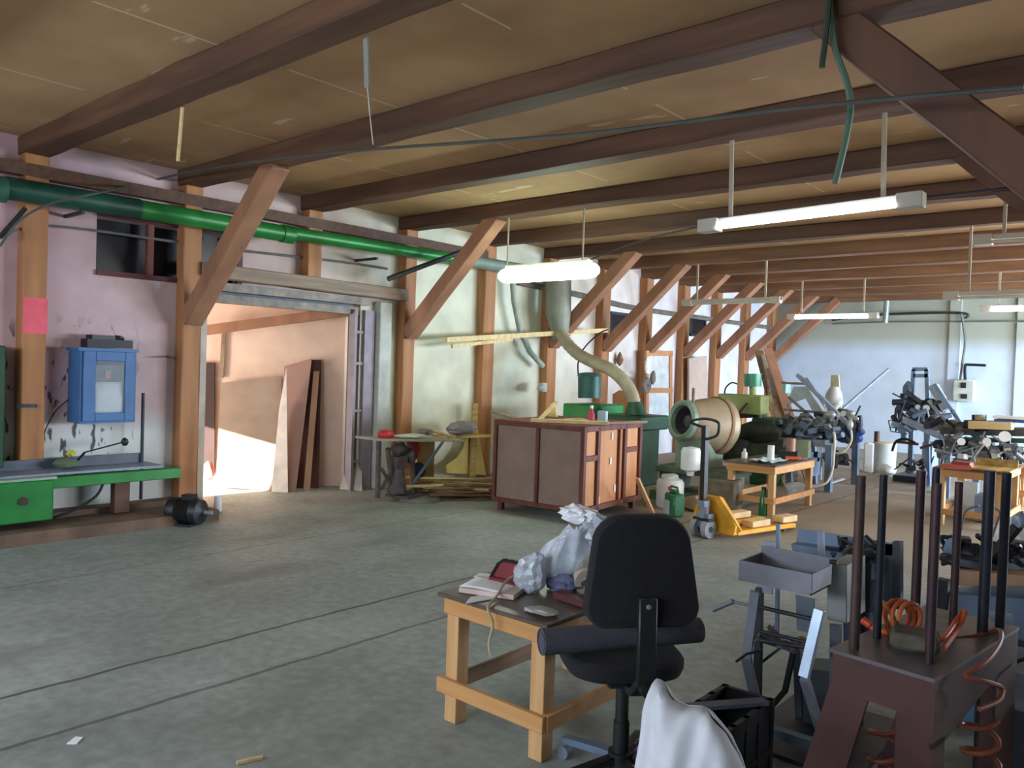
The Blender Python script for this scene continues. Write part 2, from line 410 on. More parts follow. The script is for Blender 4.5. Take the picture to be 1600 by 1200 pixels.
# doorway: lintel, roller box, jambs
solo('door_lintel', M().bar((-8.0, 4.2, 2.56), (-8.0, 7.02, 2.53), .16, .15, jit=.006, seg=8), W_GREY, 'weathered grey-brown timber lintel above the big doorway', 'lintel', bevel=.01)
t = thing('sliding_door_track', 'grey steel door track fixed under the doorway lintel', 'door track', (-8.1, 5.4, 2.2), world=True)
obj('track_rail', M().span((-8.2, 4.25, 2.36), (-8.06, 6.5, 2.45)).span((-8.3, 4.25, 2.24), (-8.16, 6.5, 2.33)), MUD, t)
obj('track_cover', M().span((-8.26, 4.25, 2.30), (-8.2, 6.5, 2.40)), STEELD, t)
struct('trim_1', M().span((-8.44, DY0-.04, 0), (-8.1, DY0+.03, 2.3)), mat('whitewashed_jamb', '#c9bcb0', .8))
t = thing('door_frame_channel', 'grey steel channel frame at the right side of the big doorway', 'door frame', (-8.1, 6.45, 0), world=True)
obj('channel', M().span((-8.22, 6.30, 0), (-8.10, 6.34, 2.3)).span((-8.22, 6.46, 0), (-8.10, 6.62, 2.3)), mat('grey_channel', '#8a8088', .6, .2), t)
obj('back_plate', M().span((-8.24, 6.3, 0), (-8.22, 6.6, 2.3)), STEELD, t)
for z in (.35, 1.0, 1.6, 2.0): obj('rung', M().span((-8.2, 6.33, z), (-8.12, 6.47, z+.035)), mat('grey_channel', '#8a8088'), t)
solo('white_pipe_box', M().span((-8.16, 6.64, 0), (-8.02, 6.84, 2.42)), mat('whitewash', '#b9bbb2', .85), 'white painted boxed post between the doorway frame and the timber post', 'post', bevel=.01)
# window above the doorway (dark, barred)
w = struct('window_1', M().span((WX-.02, NY0, NZ0-.05), (WX+.03, NY1, NZ0)).span((WX-.02, NY1-.06, NZ0), (WX+.03, NY1, NZ1)).span((WX-.02, NY0, NZ1), (WX+.03, NY1, NZ1+.03)), wood('dark_red_frame', '#5a2c30', 'y'), smooth=False)
obj('window_bar', M().span((WX-.06, 3.70, NZ0), (WX, 3.76, NZ1)), wood('red_bar', '#6e3a30', 'z'), w)
obj('window_pane', M().span((WX-.2, NY0, NZ0), (WX-.18, NY1, NZ1)), mat('dusty_dark_glass', '#15131a', .3, 0, .4), w)
for k, (a, b_, z0, z1) in enumerate(((12.0, 12.62, 2.3, 2.7), (15.0, 15.7, 2.4, 2.86))):
    w = struct('window_%d' % (k+2), M().span((WX+.001, a, z0), (WX+.03, b_, z0+.05)).span((WX+.001, a, z1-.05), (WX+.03, b_, z1)).span((WX+.001, a, z0), (WX+.03, a+.05, z1)).span((WX+.001, b_-.05, z0), (WX+.03, b_, z1)), STEELD, smooth=False)
    obj('window_pane', M().span((WX+.002, a+.04, z0+.04), (WX+.012, b_-.04, z1-.04)), mat('dusty_dark_glass', '#15131a'), w)
# low kerb along the left wall
struct('trim_2', M().span((WX, YB, 0), (-7.95, DY0-.1, .16)).bar((-7.72, YB, .06), (-7.68, DY0-.15, .04), .5, .12, jit=.008, seg=14), mat('dirty_kerb', '#6e594a', .85, 0, .35, 4), smooth=False)

# ------------------------------------------------------------------ annex beyond the doorway
PINK = mat('pink_plaster', '#e2c6b4', .9, 0, .1, 3)
A0 = V(-10.3, 4.45, 0); A1 = V(-8.32, 6.62, 0); dn = (A1-A0).normalized(); nrm = V(-dn.y, dn.x, 0)
struct('wall_annex_back', M().bar(A0-dn*2.2+nrm*.12+V(0, 0, 1.3), A1+dn*.1+nrm*.12+V(0, 0, 1.3), .2, 2.6), PINK, smooth=False)
struct('wall_annex_side', M().span((-12.4, 1.4, 0), (-10.3, 1.5, 2.9)).span((-10.3, 1.4, 2.15), (-9.05, 1.5, 2.9)).span((-9.05, 1.4, 0), (-8.45, 1.5, 2.9)), PINK, smooth=False)
struct('wall_annex_outer', M().span((-12.5, 1.5, 0), (-12.4, 6, 2.9)), PINK, smooth=False)
struct('ceiling_annex', M().span((-12.5, 1.4, 2.6), (-8.45, 8, 2.7)), PINK, smooth=False)
def apt(u, v, off):                       # point on a plane parallel to the annex back wall, off metres in front of it
    r = ray(u, v); n2 = -nrm; p0 = A0 + n2*off
    return CAMP + r*((p0-CAMP).dot(n2)/r.dot(n2))
def aboard(name, quad, off_b, off_t, th, mt, label, cat='board', group=None):
    P = [apt(u, v, off_b if k < 2 else off_t) for k, (u, v) in enumerate(quad)]
    lo = min(P[0].z, P[1].z)
    for k in (0, 1): P[k].z = max(.0, P[k].z - lo)
    return solo(name, M().prism(P, nrm*th), mt, label, cat, group)
struct('door_1', M().bar(apt(316, 740, .03)*V(1,1,0).length*0+apt(325.5, 740, .03), apt(325.5, 566, .03), .16, .03, up=nrm), mat('dark_door', '#3a2420', .6))
solo('annex_rafter', M().bar(apt(322, 516, .25), apt(562, 484, .2), .14, .12), W_BRACE, 'orange-brown timber rafter crossing the top of the room beyond the doorway', 'rafter')
aboard('big_plywood_sheet', ((337, 758), (436, 764), (440, 588), (345, 598)), .42, .10, .02, mat('grey_brown_sheet', '#a08c7c', .8, 0, .15, 3), 'wide grey-brown sheet leaning in the room beyond the doorway, sunlit at its foot', 'panel')
aboard('white_board', ((424, 762), (450, 763), (447, 576), (436, 640)), .55, .35, .02, mat('white_board', '#d9cfc8', .8), 'narrow pale board leaning against the edge of the wide sheet', 'board')
aboard('leaning_sheet', ((436, 764), (462, 764), (487, 560), (444, 572)), .48, .12, .025, mat('rose_panel', '#a88478', .8, 0, .1), 'tall rose-brown panel leaning left of the dark gap beyond the doorway', 'panel')
aboard('leaning_plank', ((474, 764), (484, 764), (499, 580), (490, 580)), .4, .1, .03, W_PLY, 'narrow pale plank leaning in the dark gap beyond the doorway', 'plank')
aboard('dark_leaning_sheet', ((458, 765), (498, 765), (502, 562), (482, 562)), .2, .05, .02, wood('dark_brown_panel', '#4e2a22', 'z'), 'dark brown panel leaning behind the narrow plank beyond the doorway', 'panel')
aboard('plaster_sheet', ((530, 762), (566, 765), (564, 690), (552, 700)), .35, .15, .02, mat('torn_sheet', '#b8aca2', .8), 'torn whitish sheet leaning low beside the doorway frame', 'sheet')
solo('wall_batten', M().bar(apt(346, 590, .02), apt(350, 518, .02), .05, .03, up=nrm), W_GREY, 'thin vertical batten on the pale wall beyond the doorway, above the sheet', 'batten')
solo('pink_rag', M().ball(apt(327, 735, .2), .09, (1, .7, 1.4), .2), mat('pink_rag', '#c8776a', .9), 'crumpled pink rag at the left foot of the room beyond the doorway', 'rag')

# ------------------------------------------------------------------ pipes, wires
p = thing('green_extraction_pipe', 'long green extraction pipe running along the left wall under the ceiling', 'pipe', (-7.75, 4, 3.03), world=True)
obj('pipe_section', M().cyl((-7.75, -1, 3.0), (-7.75, 2.3, 3.0), .11, n=24), mat('dusty_green_pipe', '#2c5a48', .6, .1, .4, 6), p)
obj('pipe_section', M().cyl((-7.75, 2.3, 3.02), (-7.75, 3.42, 3.03), .098, n=24), mat('teal_green_pipe', '#174536', .45, .1, .35, 4), p)
obj('pipe_section', M().cyl((-7.75, 3.42, 3.03), (-7.75, 5.05, 3.03), .09, n=24), GREEN, p)
obj('pipe_collar', M().cyl((-7.75, 4.98, 3.03), (-7.75, 5.12, 3.03), .1, n=24), GREEN, p)
obj('pipe_section', M().cyl((-7.75, 5.12, 3.05), (-7.75, 7.6, 3.08), .073, n=24), GREEN, p)
obj('pipe_section', M().cyl((-7.75, 7.6, 3.08), (-7.72, 10.1, 3.1), .085, n=24), mat('grey_green_duct', '#76857a', .6, .1), p)
for y in (2.9, 4.45, 6.3): obj('pipe_bracket', M().span((-8.15, y, 2.9), (-7.72, y+.03, 2.93)), STEELD, p)
p = thing('wall_duct', 'wide grey vertical duct dropping from the pipe behind the glowing lamp', 'duct', (-7.7, 10, 1.9), world=True)
obj('duct_drop', M().tube([(-7.72, 9.95, 3.1), (-7.7, 9.95, 2.5), (-7.68, 10, 2.1)], [.2, .2, .12], 20), mat('grey_green_duct2', '#86887a', .6, .1), p)
p = thing('thin_wall_hose', 'thin grey hose hanging on the wall left of the wide duct', 'hose', (-7.9, 9.3, 2), world=True)
obj('hose', M().tube([AX(u, v, -7.95) for u, v in ((800, 425), (803, 470), (812, 515), (828, 550), (848, 572))], .045, 10), mat('grey_hose', '#9aa498', .6), p)
t = thing('extraction_hose', 'thick ribbed beige hose bending down to the green machine behind the crate', 'hose', AY(993, 640, 9.6), world=True)
pts = [AY(868, 500, 10), AY(880, 528, 9.9), AY(902, 552, 9.8), AY(930, 567, 9.7), AY(955, 578, 9.6), AY(976, 597, 9.6), AY(988, 618, 9.6), AY(992, 640, 9.6)]
def smooth_pts(P, n):
    out = []
    Q = [P[0]] + P + [P[-1]]
    for i in range(1, len(Q)-2):
        for k in range(n):
            s_ = k/n; a, b_, c, d = Q[i-1], Q[i], Q[i+1], Q[i+2]
            out.append(.5*((2*b_) + (c-a)*s_ + (2*a-5*b_+4*c-d)*s_*s_ + (3*b_-a-3*c+d)*s_**3))
    out.append(P[-1]); return out
sp_ = smooth_pts(pts, 9)
obj('hose', M().tube(sp_, [.088 + .008*(k % 2) for k in range(len(sp_))], 14), mat('beige_hose', '#a39a80', .6, 0, .15), t)
def wire(name, pts, r, mt, label, cat='cable'):
    return solo(name, M().tube(smooth_pts([Vector(p) for p in pts], 6), r, 6), mt, label, cat)
CBL = mat('dark_cable', '#2c3230', .6); CBG = mat('grey_cable', '#6e6a66', .6); CBW = mat('white_cable', '#cfcac0', .6)
wire('overhead_cable', [AX(0, 385, -7.55), AX(30, 345, -7.5), AX(80, 318, -7.4), AX(150, 302, -7.2), AY(220, 287, 3.7), AY(290, 270, 3.75), AY(430, 248, 3.7), AY(600, 232, 3.7), AY(900, 210, 3.7), AY(1250, 168, 3.7), AY(1600, 136, 3.6)], .011, mat('grey_overhead_cable', '#4a4c48', .6), 'long dark grey cable slung across the whole hall under the beams')
wire('wall_conduit', [AX(0, 372, -7.95), AX(75, 353, -8.1), AX(275, 378, -8.1)], .014, CBG, 'grey conduit on the left wall crossing the dark barred window')
wire('wall_conduit', [AX(380, 392, -8.1), AX(540, 410, -8.1), AX(605, 420, -8.1)], .016, CBG, 'grey conduit on the wall above the doorway lintel')
wire('wall_cable_run', [(-8.08, 9.4, 2.95), (-8.08, 11, 2.9), (-8.08, 12.5, 2.82), (-8.05, 14.2, 2.8), (-8.05, 16, 2.8), (-8.05, 18.9, 2.8)], .05, mat('dusty_cable_bundle', '#6e665c', .9, 0, .3), 'dusty cable bundle running along the wall behind the diagonal braces')
wire('loose_wire', [AX(690, 392, -7.9), AX(710, 400, -8.0), AX(712, 414, -8.05)], .008, CBG, 'short loose wire hanging at the wall left of the glowing lamp')
wire('black_wall_cable', [AX(0, 370, -7.9), AX(18, 350, -7.8), AX(40, 325, -7.72)], .02, RUBBER, 'thick black cable rising to the green pipe at the left photo edge')
solo('dangling_pipe', M().cyl(AX(606, 436, -7.7), AX(730, 390, -7.3), .032), CBL, 'dark pipe jutting from the wall above the right doorway jamb', 'pipe')
def hanger(u0, v0, u1, v1, y, w_, mt, label):
    return solo('hanging_strip', M().bar(AY(u0, v0, y), AY(u1, v1, y), w_, .012), mt, label, 'strip')
hanger(285, 168, 278, 252, 2.62, .03, W_PALE, 'short pale lath hanging from the nearest beam, above the doorway')
hanger(572, 60, 574, 136, 2.62, .035, mat('pale_metal', '#9aa09a', .4, .4), 'short pale metal strip hanging from the nearest beam near the top centre')
wire('thread', [AY(574, 136, 2.62), AY(578, 180, 2.62), AY(583, 226, 2.62)], .003, CBW, 'thin thread dangling below the pale metal strip')
wire('green_strap', [AY(1292, -30, 3.95), AY(1299, 30, 3.95), AY(1306, 80, 3.95), AY(1322, 125, 3.95), AY(1329, 165, 3.95), AY(1322, 215, 3.95), AY(1305, 287, 3.95)], .016, mat('green_strap', '#5d7a66', .6), 'curved green strap dangling near the top right brace', 'strap')
wire('dark_strap', [AY(1297, -30, 3.9), AY(1293, 30, 3.9), AY(1284, 106, 3.9)], .014, mat('dark_strap', '#38483c', .6), 'short dark strap dangling beside the longer green strap', 'strap')
wire('overhead_cable', [(-7.6, 10.3, 3.3), (-5, 8.2, 3.22), (-3, 7.4, 3.18), (-1, 6.9, 3.1), (0, 6.6, 3.1)], .012, CBL, 'dark cable crossing behind the two hanging lamps')

# ------------------------------------------------------------------ tube lamps
LAMPH = mat('lamp_housing', '#bcb6a8', .5, 0, .08); HANG = wood('lamp_hanger', '#b3a78e', 'z')
def lamp(label, xa, xb, y, z, lit, strength=0, col='#eaf4ff', tr=.018, hangz=3.41, parts=(True, True), zs=0.0):
    t = thing('tube_lamp', label, 'lamp', ((xa+xb)/2, y, z), 0, 'tube lamps hanging from the beams')
    L_ = (xb-xa)/2; e = .16
    obj('housing', M().box((0, 0, .02), (2*L_, .06, .05)), LAMPH, t, bevel=.004)
    obj('end_cap', M().box((-L_+e/2, 0, 0), (e, .11, .1)), LAMPH, t, bevel=.006); obj('end_cap', M().box((L_-e/2, 0, 0), (e, .11, .1)), LAMPH, t, bevel=.006)
    if lit: obj('glowing_tube', M().cyl((-L_+e, -.05, -.03), (L_-e, -.05, -.03), tr, n=12), emit('tube_light', col, strength), t)
    else: obj('tube', M().cyl((-L_+e, -.05, -.03), (L_-e, -.05, -.03), .016, n=12), mat('unlit_tube', '#c9c4b4', .3), t)
    for sx in (-1, 1):
        obj('hanger', M().bar((sx*(L_-.25), 0, .04), (sx*(L_-.25), 0, hangz-z), .03, .015), HANG, t)
    t.rotation_euler = (0, -math.atan2(zs, xb-xa), 0)
    return t
lamp('lit tube lamp with bright narrow tube hanging at the upper right', -2.98, -1.4, 5.6, 2.79, True, 13, '#dfeaff', tr=.015, zs=.04)
lamp('unlit tube lamp hanging in front of the braces', -6.5, -4.85, 11.72, 2.78, False, hangz=3.4)
lamp('lit tube lamp far off in front of the far wall, left of centre', -5.9, -4.3, 14.6, 2.74, True, 14, tr=.02)
lamp('unlit tube lamp hanging at the right photo edge', -2.3, -.7, 10.2, 2.62, False)
lamp('lit tube lamp at the right photo edge, beyond the unlit one', -2.75, -1.1, 14.6, 2.82, True, 16, tr=.025)
lamp('unlit tube lamp close under the beams at the right photo edge', -1.72, -.1, 8.68, 3.0, False)
t = thing('glare_lamp', 'brightly glowing tube lamp with its glare built as a capsule, hanging left of centre, whiting out the braces behind', 'lamp', (-5.7, 7.12, 2.72))
obj('glare_capsule', M().tube([(-.72, 0, 0), (-.70, 0, 0), (-.66, 0, 0), (-.58, 0, 0), (.58, 0, 0), (.66, 0, 0), (.70, 0, 0), (.72, 0, 0)], [.02, .05, .075, .09, .09, .075, .05, .02], 20), emit('glare_light', '#e2ffe8', 14), t)  # mostly the glare of the lit lamp, shaped as a glowing capsule
obj('housing', M().box((0, 0, .09), (1.2, .09, .05)), LAMPH, t)
for sx in (-.6, .5): obj('hanger', M().bar((sx, 0, .1), (sx, 0, .70), .018, .01), HANG, t)
solo('wall_lamp', M().cyl(AY(1383, 505, 18.9), AY(1386, 470, 18.9), .06), mat('pale_metal', '#9aa09a'), 'small pale vertical cylinder lamp near the top of the far wall', 'lamp')
# ------------------------------------------------------------------ left: green bench machine, cabinet, motor
t = thing('green_bench_machine', 'long green machine bed with grey steel top along the left wall', 'machine', (-7.75, 2.6, 0), world=True)
obj('bed_beam', M().span((-7.68, .6, .44), (-7.58, 3.82, .54)), GREEN, t, bevel=.006)
obj('drive_box', M().span((-7.95, .4, .17), (-7.56, 2.66, .53)), GREEN, t, bevel=.012)
obj('cover_strip', M().span((-7.97, .4, .53), (-7.55, 2.68, .55)), mat('worn_light_green', '#8fa892', .5), t)
obj('table_top', M().span((-8.0, .4, .552), (-7.63, 3.66, .572)), STEEL, t)
obj('fence_rail', M().span((-8.02, .4, .572), (-7.97, 3.62, .66)), mat('rail_steel', '#59606c', .5, .4), t)
obj('guide_rod', M().cyl((-7.96, 3.6, .2), (-7.96, 3.6, 1.26), .016), STEELD, t)
obj('bolt', M().cyl((-7.57, 2.42, .36), (-7.545, 2.42, .36), .035), RUSTB, t)
obj('leg', M().span((-7.9, 3.28, .12), (-7.8, 3.42, .5)), mat('red_brown_leg', '#6b4c40', .7), t)
obj('leg', M().span((-7.9, 1.9, .12), (-7.8, 2.02, .2)), mat('red_brown_leg', '#6b4c40', .7), t)
obj('cable', M().tube(smooth_pts([V(-7.62, 3.1, .45), V(-7.58, 3.02, .34), V(-7.58, 2.85, .24), V(-7.62, 2.66, .17)], 5), .012, 8), RUBBER, t)
solo('green_rag', M().ball((-7.85, 2.86, .625), .07, (1, 1.5, .75), .2), mat('green_rag', '#5e6f58', .9), 'grey-green rag lump lying on the steel machine top', 'rag')
solo('yellow_rag', M().ball((-7.85, 2.9, .715), .03, (1, 1.2, 1), .3), mat('yellow_rag', '#c9c43a', .9), 'tiny bright yellow scrap on top of the green rag', 'scrap')
t = thing('wall_spray_gun', 'black nozzle with thin rod sticking out above the machine top', 'tool', (-7.8, 3.2, .7), world=True)
obj('nozzle', M().ball((-7.8, 3.36, .8), .035, (1, 1, 1.2), .15), BLACK, t); obj('rod', M().cyl((-7.8, 3.0, .72), (-7.8, 3.36, .8), .007), BLACK, t)
obj('bracket', M().bar((-7.98, 3.0, .62), (-7.8, 3.0, .72), .015), BLACK, t)
solo('dark_green_cabinet', M().span((-8.14, 1.2, .62), (-7.86, 2.36, 1.68)), GREEND, 'dark green cabinet cut off by the left photo edge', 'cabinet', bevel=.01)
BLUEC = mat('blue_cabinet_paint', '#3c689c', .5, 0, .12, 5)
t = thing('blue_wall_cabinet', 'blue wall cabinet with glass door holding papers', 'cabinet', (-8.07, 3.26, 1.0), world=True)
ya, yb, za, zb, xf = 2.99, 3.46, 1.0, 1.66, -7.86
obj('body', M().span((WX, ya-.02, za), (xf, ya, zb)).span((WX, yb, za), (xf, yb+.02, zb)).span((WX, ya-.02, za-.02), (xf, yb+.02, za)).span((WX, ya-.04, zb), (xf+.01, yb+.04, zb+.03)).span((WX, ya, za), (WX+.02, yb, zb)), BLUEC, t)
d = obj('door', M().span((xf, ya, za), (xf+.02, ya+.11, zb)).span((xf, yb-.09, za), (xf+.02, yb, zb)).span((xf, ya+.11, za), (xf+.02, yb-.09, za+.08)).span((xf, ya+.11, zb-.09), (xf+.02, yb-.09, zb)), BLUEC, t, bevel=.004)
obj('glass_pane', M().span((xf+.004, ya+.1, za+.07), (xf+.008, yb-.08, zb-.08)), film('cabinet_glass', '#b8c4cc', .25), d)
solo('notice_paper', M().grid(lambda a, b: V(xf-.012+.012*math.sin(a*9)*math.sin(b*5), ya+.1+a*.28, za+.07+b*.30), 10, 8), PAPER, 'white paper sheets behind the glass of the blue cabinet', 'paper', solid=.002)
solo('stored_parcel', M().box((-8.0, ya+.27, za+.45), (.12, .28, .16)), mat('grey_parcel', '#87909a', .8), 'grey bundle behind the glass in the upper half of the blue cabinet', 'bundle')
solo('orange_tag', M().box((-7.92, ya+.25, za+.44), (.02, .05, .08)), mat('orange_tag', '#c98a6c'), 'small orange tag behind the glass of the blue cabinet', 'tag')
solo('black_power_supply', M().box((-8.0, 3.26, 1.735), (.16, .42, .08)).box((-8.0, 3.2, 1.79), (.12, .22, .05), .1).ball((-7.98, 3.36, 1.79), .04, (1, 1.4, .8), .2), BLACK, 'black bundled bag lying on top of the blue cabinet', 'bag')
wire('thin_cable', [(-8.13, 2.98, 1.2), (-8.1, 2.86, 1.1), (-8.1, 2.78, .95), (-8.12, 2.74, .8)], .005, RUBBER, 'thin black cable hanging left below the blue cabinet')
solo('wall_hook', M().bar((-8.15, 3.92, 1.63), (-7.98, 3.86, 1.62), .015), STEELD, 'small dark iron hook on the wall left of the doorway post', 'hook')
solo('wall_hook', M().bar((-8.0, 2.5, 1.15), (-7.9, 2.62, 1.15), .03), STEELD, 'iron clamp on the nearest post in front of the dark green cabinet', 'hook')
t = thing('electric_motor', 'black electric motor lying on the floor at the foot of the doorway post', 'motor', AZ(292, 820, 0), .5)
obj('housing', M().lathe((-.19, 0, .135), (1, 0, 0), [(0, .02), (0, .1), (.02, .125), (.08, .13), (.1, .12), (.26, .12), (.27, .13), (.34, .12), (.36, .04), (.38, .02)]), BLACK, t)
obj('cooling_fin', M().lathe((-.08, 0, .135), (1, 0, 0), [(i*.012, .12 + .012*(i % 2)) for i in range(14)]), BLACK, t)
obj('shaft', M().cyl((.18, 0, .135), (.27, 0, .135), .02), STEEL, t)
obj('terminal_box', M().box((.02, 0, .27), (.12, .1, .06)), BLACK, t, bevel=.005)
obj('foot', M().box((0, .08, .012), (.2, .05, .024)).box((0, -.08, .012), (.2, .05, .024)), BLACK, t)
solo('white_motor_cup', M().cyl(AZ(322, 800, .0)+V(.02, .12, 0), AZ(322, 800, .0)+V(.02, .12, .16), .045, .04), WHITE, 'small white cup standing behind the black motor', 'cup')

# ------------------------------------------------------------------ scrap table right of the doorway
t = thing('scrap_table', 'old cast iron sewing-type machine table with thin board top beside the doorway frame', 'table', (-7.2, 6.6, 0), world=True)
TX = -7.2
def tx(u, v, x=TX): return AX(u, v, x)
obj('table_top', M().bar(tx(574, 685, -7.25), tx(706, 687, -7.25), .45, .025), mat('old_top', '#a9a294', .7), t)
CI = mat('cast_iron', '#5e5658', .7, .2, .3, 12)
for (u0, v0, u1, v1) in ((592, 686, 590, 778), (606, 700, 616, 776), (628, 690, 622, 782), (640, 690, 648, 776)): obj('leg', M().bar(tx(u0, v0), tx(u1, v1), .05, .04), CI, t)
obj('machine_head', M().ball(tx(624, 702), .1, (1, 1, .8), .12).box(tx(622, 722), (.16, .16, .14)).ball(tx(640, 712), .08, (1, 1, 1.2), .15), CI, t)
obj('gear_column', M().cyl(tx(622, 730), tx(620, 770), .07, .12), CI, t)
obj('treadle', M().box(tx(640, 775)+V(0, 0, .02), (.35, .5, .03), .2), CI, t)
obj('cross_brace', M().bar(tx(596, 732), tx(616, 765), .03).bar(tx(612, 735), tx(596, 765), .03), CI, t)
obj('base_disc', M().cyl(AZ(655, 782, 0), AZ(655, 782, 0)+V(0, 0, .05), .26, .24, 28), mat('cast_grey', '#77766f', .7, .2), t)
solo('steel_prop_bar', M().bar(tx(692, 690, -6.95), tx(646, 755, -6.95), .025), STEELB, 'thin grey-blue steel bar slanting under the scrap table', 'bar')
solo('red_helmet', M().ball(tx(603, 679), .1, (1, 1, .6), .02, 3), RED, 'small red dome on the left end of the scrap table', 'helmet')
solo('crumpled_sheet', M().ball(tx(640, 681), .2, (.6, 1.3, .14), .12), mat('dusty_white', '#d4d2c4', .9), 'flat whitish crumpled sheet on the scrap table', 'sheet')
solo('grey_rag', M().ball(tx(662, 675), .09, (.9, 1.4, .5), .25), mat('grey_rag', '#7b6f74', .9), 'dark grey rag on the middle of the scrap table', 'rag')
solo('white_strip', M().bar(tx(672, 672), tx(708, 683), .09, .02), W_PALE, 'short pale lath lying aslant on the right end of the scrap table', 'lath')
solo('red_jacket', M().ball(tx(648, 703, -7.35), .12, (.5, .6, 1.1), .15).ball(tx(642, 722, -7.35), .1, (.5, .55, 1), .15), RED, 'red cloth hanging below the scrap table', 'cloth')
solo('blue_black_bag', M().ball(tx(653, 735, -7.3), .12, (.6, 1, .9), .12), mat('navy_cloth', '#2b3346', .9), 'navy blue bag on the floor behind the slanting bar', 'bag')
solo('cardboard_piece', M().box(tx(664, 716, -7.5)*V(1, 1, 0)+V(0, 0, .33), (.03, .3, .66)), mat('cardboard', '#b79c6e', .8), 'cardboard piece behind the slanting steel bar', 'cardboard')
solo('grey_bundle', M().ball(tx(722, 669, -7.6), .17, (.8, 1.55, .55), .10, 3), mat('grey_tarp', '#857d80', .9), 'grey tarp bundle lying on the yellow board shelf near the timber post', 'tarp')
solo('shelf_board', M().bar(tx(686, 682, -7.75), tx(762, 680, -7.75), .3, .03), W_YEL, 'yellowish shelf board behind the scrap table, under the grey tarp', 'board')
# yellow curved plywood
poly = [tx(u, v, -7.95) for u, v in ((727, 668), (744, 664), (758, 742), (697, 739), (696, 727), (713, 715), (723, 700), (727, 684))]
solo('curved_plywood_offcut', M().prism(poly, (.02, 0, 0)), mat('yellow_plywood', '#cdb56a', .7, 0, .12, 3), 'yellow plywood offcut with concave curved edge against the wall', 'plywood')
solo('narrow_yellow_board', M().prism([tx(u, v, -7.9) for u, v in ((737, 630), (745, 630), (741, 745), (733, 745))], (.03, 0, 0)), W_YEL, 'narrow upright yellow lath rising behind the grey tarp', 'board')
# pile of offcut boards
for k in range(34):
    ang = rnd.gauss(.95, .28); l_ = rnd.uniform(.7, 1.35); c_ = V(-7.0 + rnd.uniform(-.35, .35) + .015*k % .2, 7.25 + rnd.uniform(-.35, .45), .015 + .026*(k//4))
    h_ = V(math.cos(ang), math.sin(ang), rnd.uniform(-.03, .03))*l_/2
    if k < 4: h_.z = 0
    a, b_ = c_-h_, c_+h_
    a.x = max(a.x, -7.85); a.z = max(a.z, .012); b_.z = max(b_.z, .012)
    solo('offcut_board', M().bar(a, b_, .05+rnd.uniform(0, .07), .02), (W_YEL, W_BRN, W_PALE, W_BRN, W_GREY)[k % 5],
         'thin offcut board lying in the heap between scrap table and crate', 'board', 'offcut boards in the heap')
solo('wall_lath', M().bar(AX(697, 531, -7.7), AX(948, 516, -7.7), .05, .07), W_PALE, 'upper of two long pale laths hung across the wall posts', 'lath')
solo('wall_lath', M().bar(AX(706, 541, -7.75), AX(800, 530, -7.75), .04, .05), W_PALE, 'lower, shorter of two pale laths hung across the wall posts', 'lath')

# ------------------------------------------------------------------ brown crate and what is on it
FR = wood('red_brown_frame', '#7a4436', 'z', '#5e3028'); PNL = mat('grey_brown_fibreboard', '#927c70', .75, 0, .14, 4); PNO = wood('orange_plywood', '#cf9464', 'z', '#bb7d50', scale=3)
t = thing('plywood_crate', 'large brown box on short legs with two fibreboard panels and orange side', 'crate', (-4.96, 6.93, 0), math.radians(5))
LX, LY, Z0, Z1 = 1.17, 1.30, .1, 1.02      # extends -x and +y from the near corner
b = M()
for x in (-LX, -LX/2, 0): b.box((x, 0, (Z0+Z1)/2), (.045, .045, Z1-Z0))
for z in (Z0+.02, Z1-.02): b.box((-LX/2, 0, z), (LX, .05, .05))
obj('front_frame', b, FR, t, bevel=.004)
b = M()
for y in (.0, .30, .78, .92, LY): b.box((0.0, y, (Z0+Z1)/2), (.05, .06 if y not in (.78,) else .03, Z1-Z0))
for z in (Z0+.03, Z1-.02): b.box((0, LY/2, z), (.05, LY, .06))
b.box((.0, .15, .68), (.05, .3, .06)); b.box((0, 1.07, .72), (.05, .3, .06))
obj('side_frame', b, FR, t, bevel=.004)
for x in (-LX*.75, -LX*.25): obj('front_panel', M().box((x, .01, (Z0+Z1)/2), (LX/2-.05, .012, Z1-Z0-.08)), PNL, t)
obj('side_panel', M().box((-.012, LY/2, (Z0+Z1)/2), (.012, LY-.04, Z1-Z0-.04)), PNO, t)
obj('back_panel', M().box((-LX/2, LY, (Z0+Z1)/2), (LX, .012, Z1-Z0)).box((-LX, LY/2, (Z0+Z1)/2), (.012, LY, Z1-Z0)), PNL, t)
obj('top', M().box((-LX/2, LY/2, Z1+.005), (LX+.04, LY+.04, .02)), FR, t, bevel=.004)
for x, y in ((-LX+.08, .03), (-.05, .03), (-.05, LY-.04), (-LX+.08, LY-.04)): obj('leg', M().box((x, y, .05), (.06, .06, .1)), FR, t)
WP = mat('white_patch', '#dfd6cc', .8)
for y, z in ((.62, .9), (.6, .62), (.72, .3), (.36, .2)): obj('white_patch', M().box((.0, y, z), (.012, .035, .08)), WP, t)
R5 = Matrix.Rotation(math.radians(5), 3, 'Z')
def cr(x, y, z): return V(-4.96, 6.93, 0) + R5 @ V(x, y, z)
ct = Z1+.016
solo('yellow_plank', M().bar(cr(-.70, .02, ct+.02), cr(.06, .42, ct+.02), .14, .035), W_PALE, 'bright pale plank lying along the front edge of the crate top', 'plank')
solo('rough_plank', M().bar(cr(-.05, .45, ct+.015), cr(.12, 1.15, ct+.015), .12, .025), W_BRN, 'brown plank on the crate top reaching out past its right corner', 'plank')
solo('slanting_board', M().bar(AY(770, 643, 7.3), AY(835, 663, 7.2), .08, .02), W_GREY, 'grey board slanting down onto the left of the crate top', 'board')
solo('leaning_board', M().bar(AY(838, 661, 7.4), AY(870, 628, 7.6), .09, .03), W_PALE, 'short pale board sticking up from the crate top', 'board')
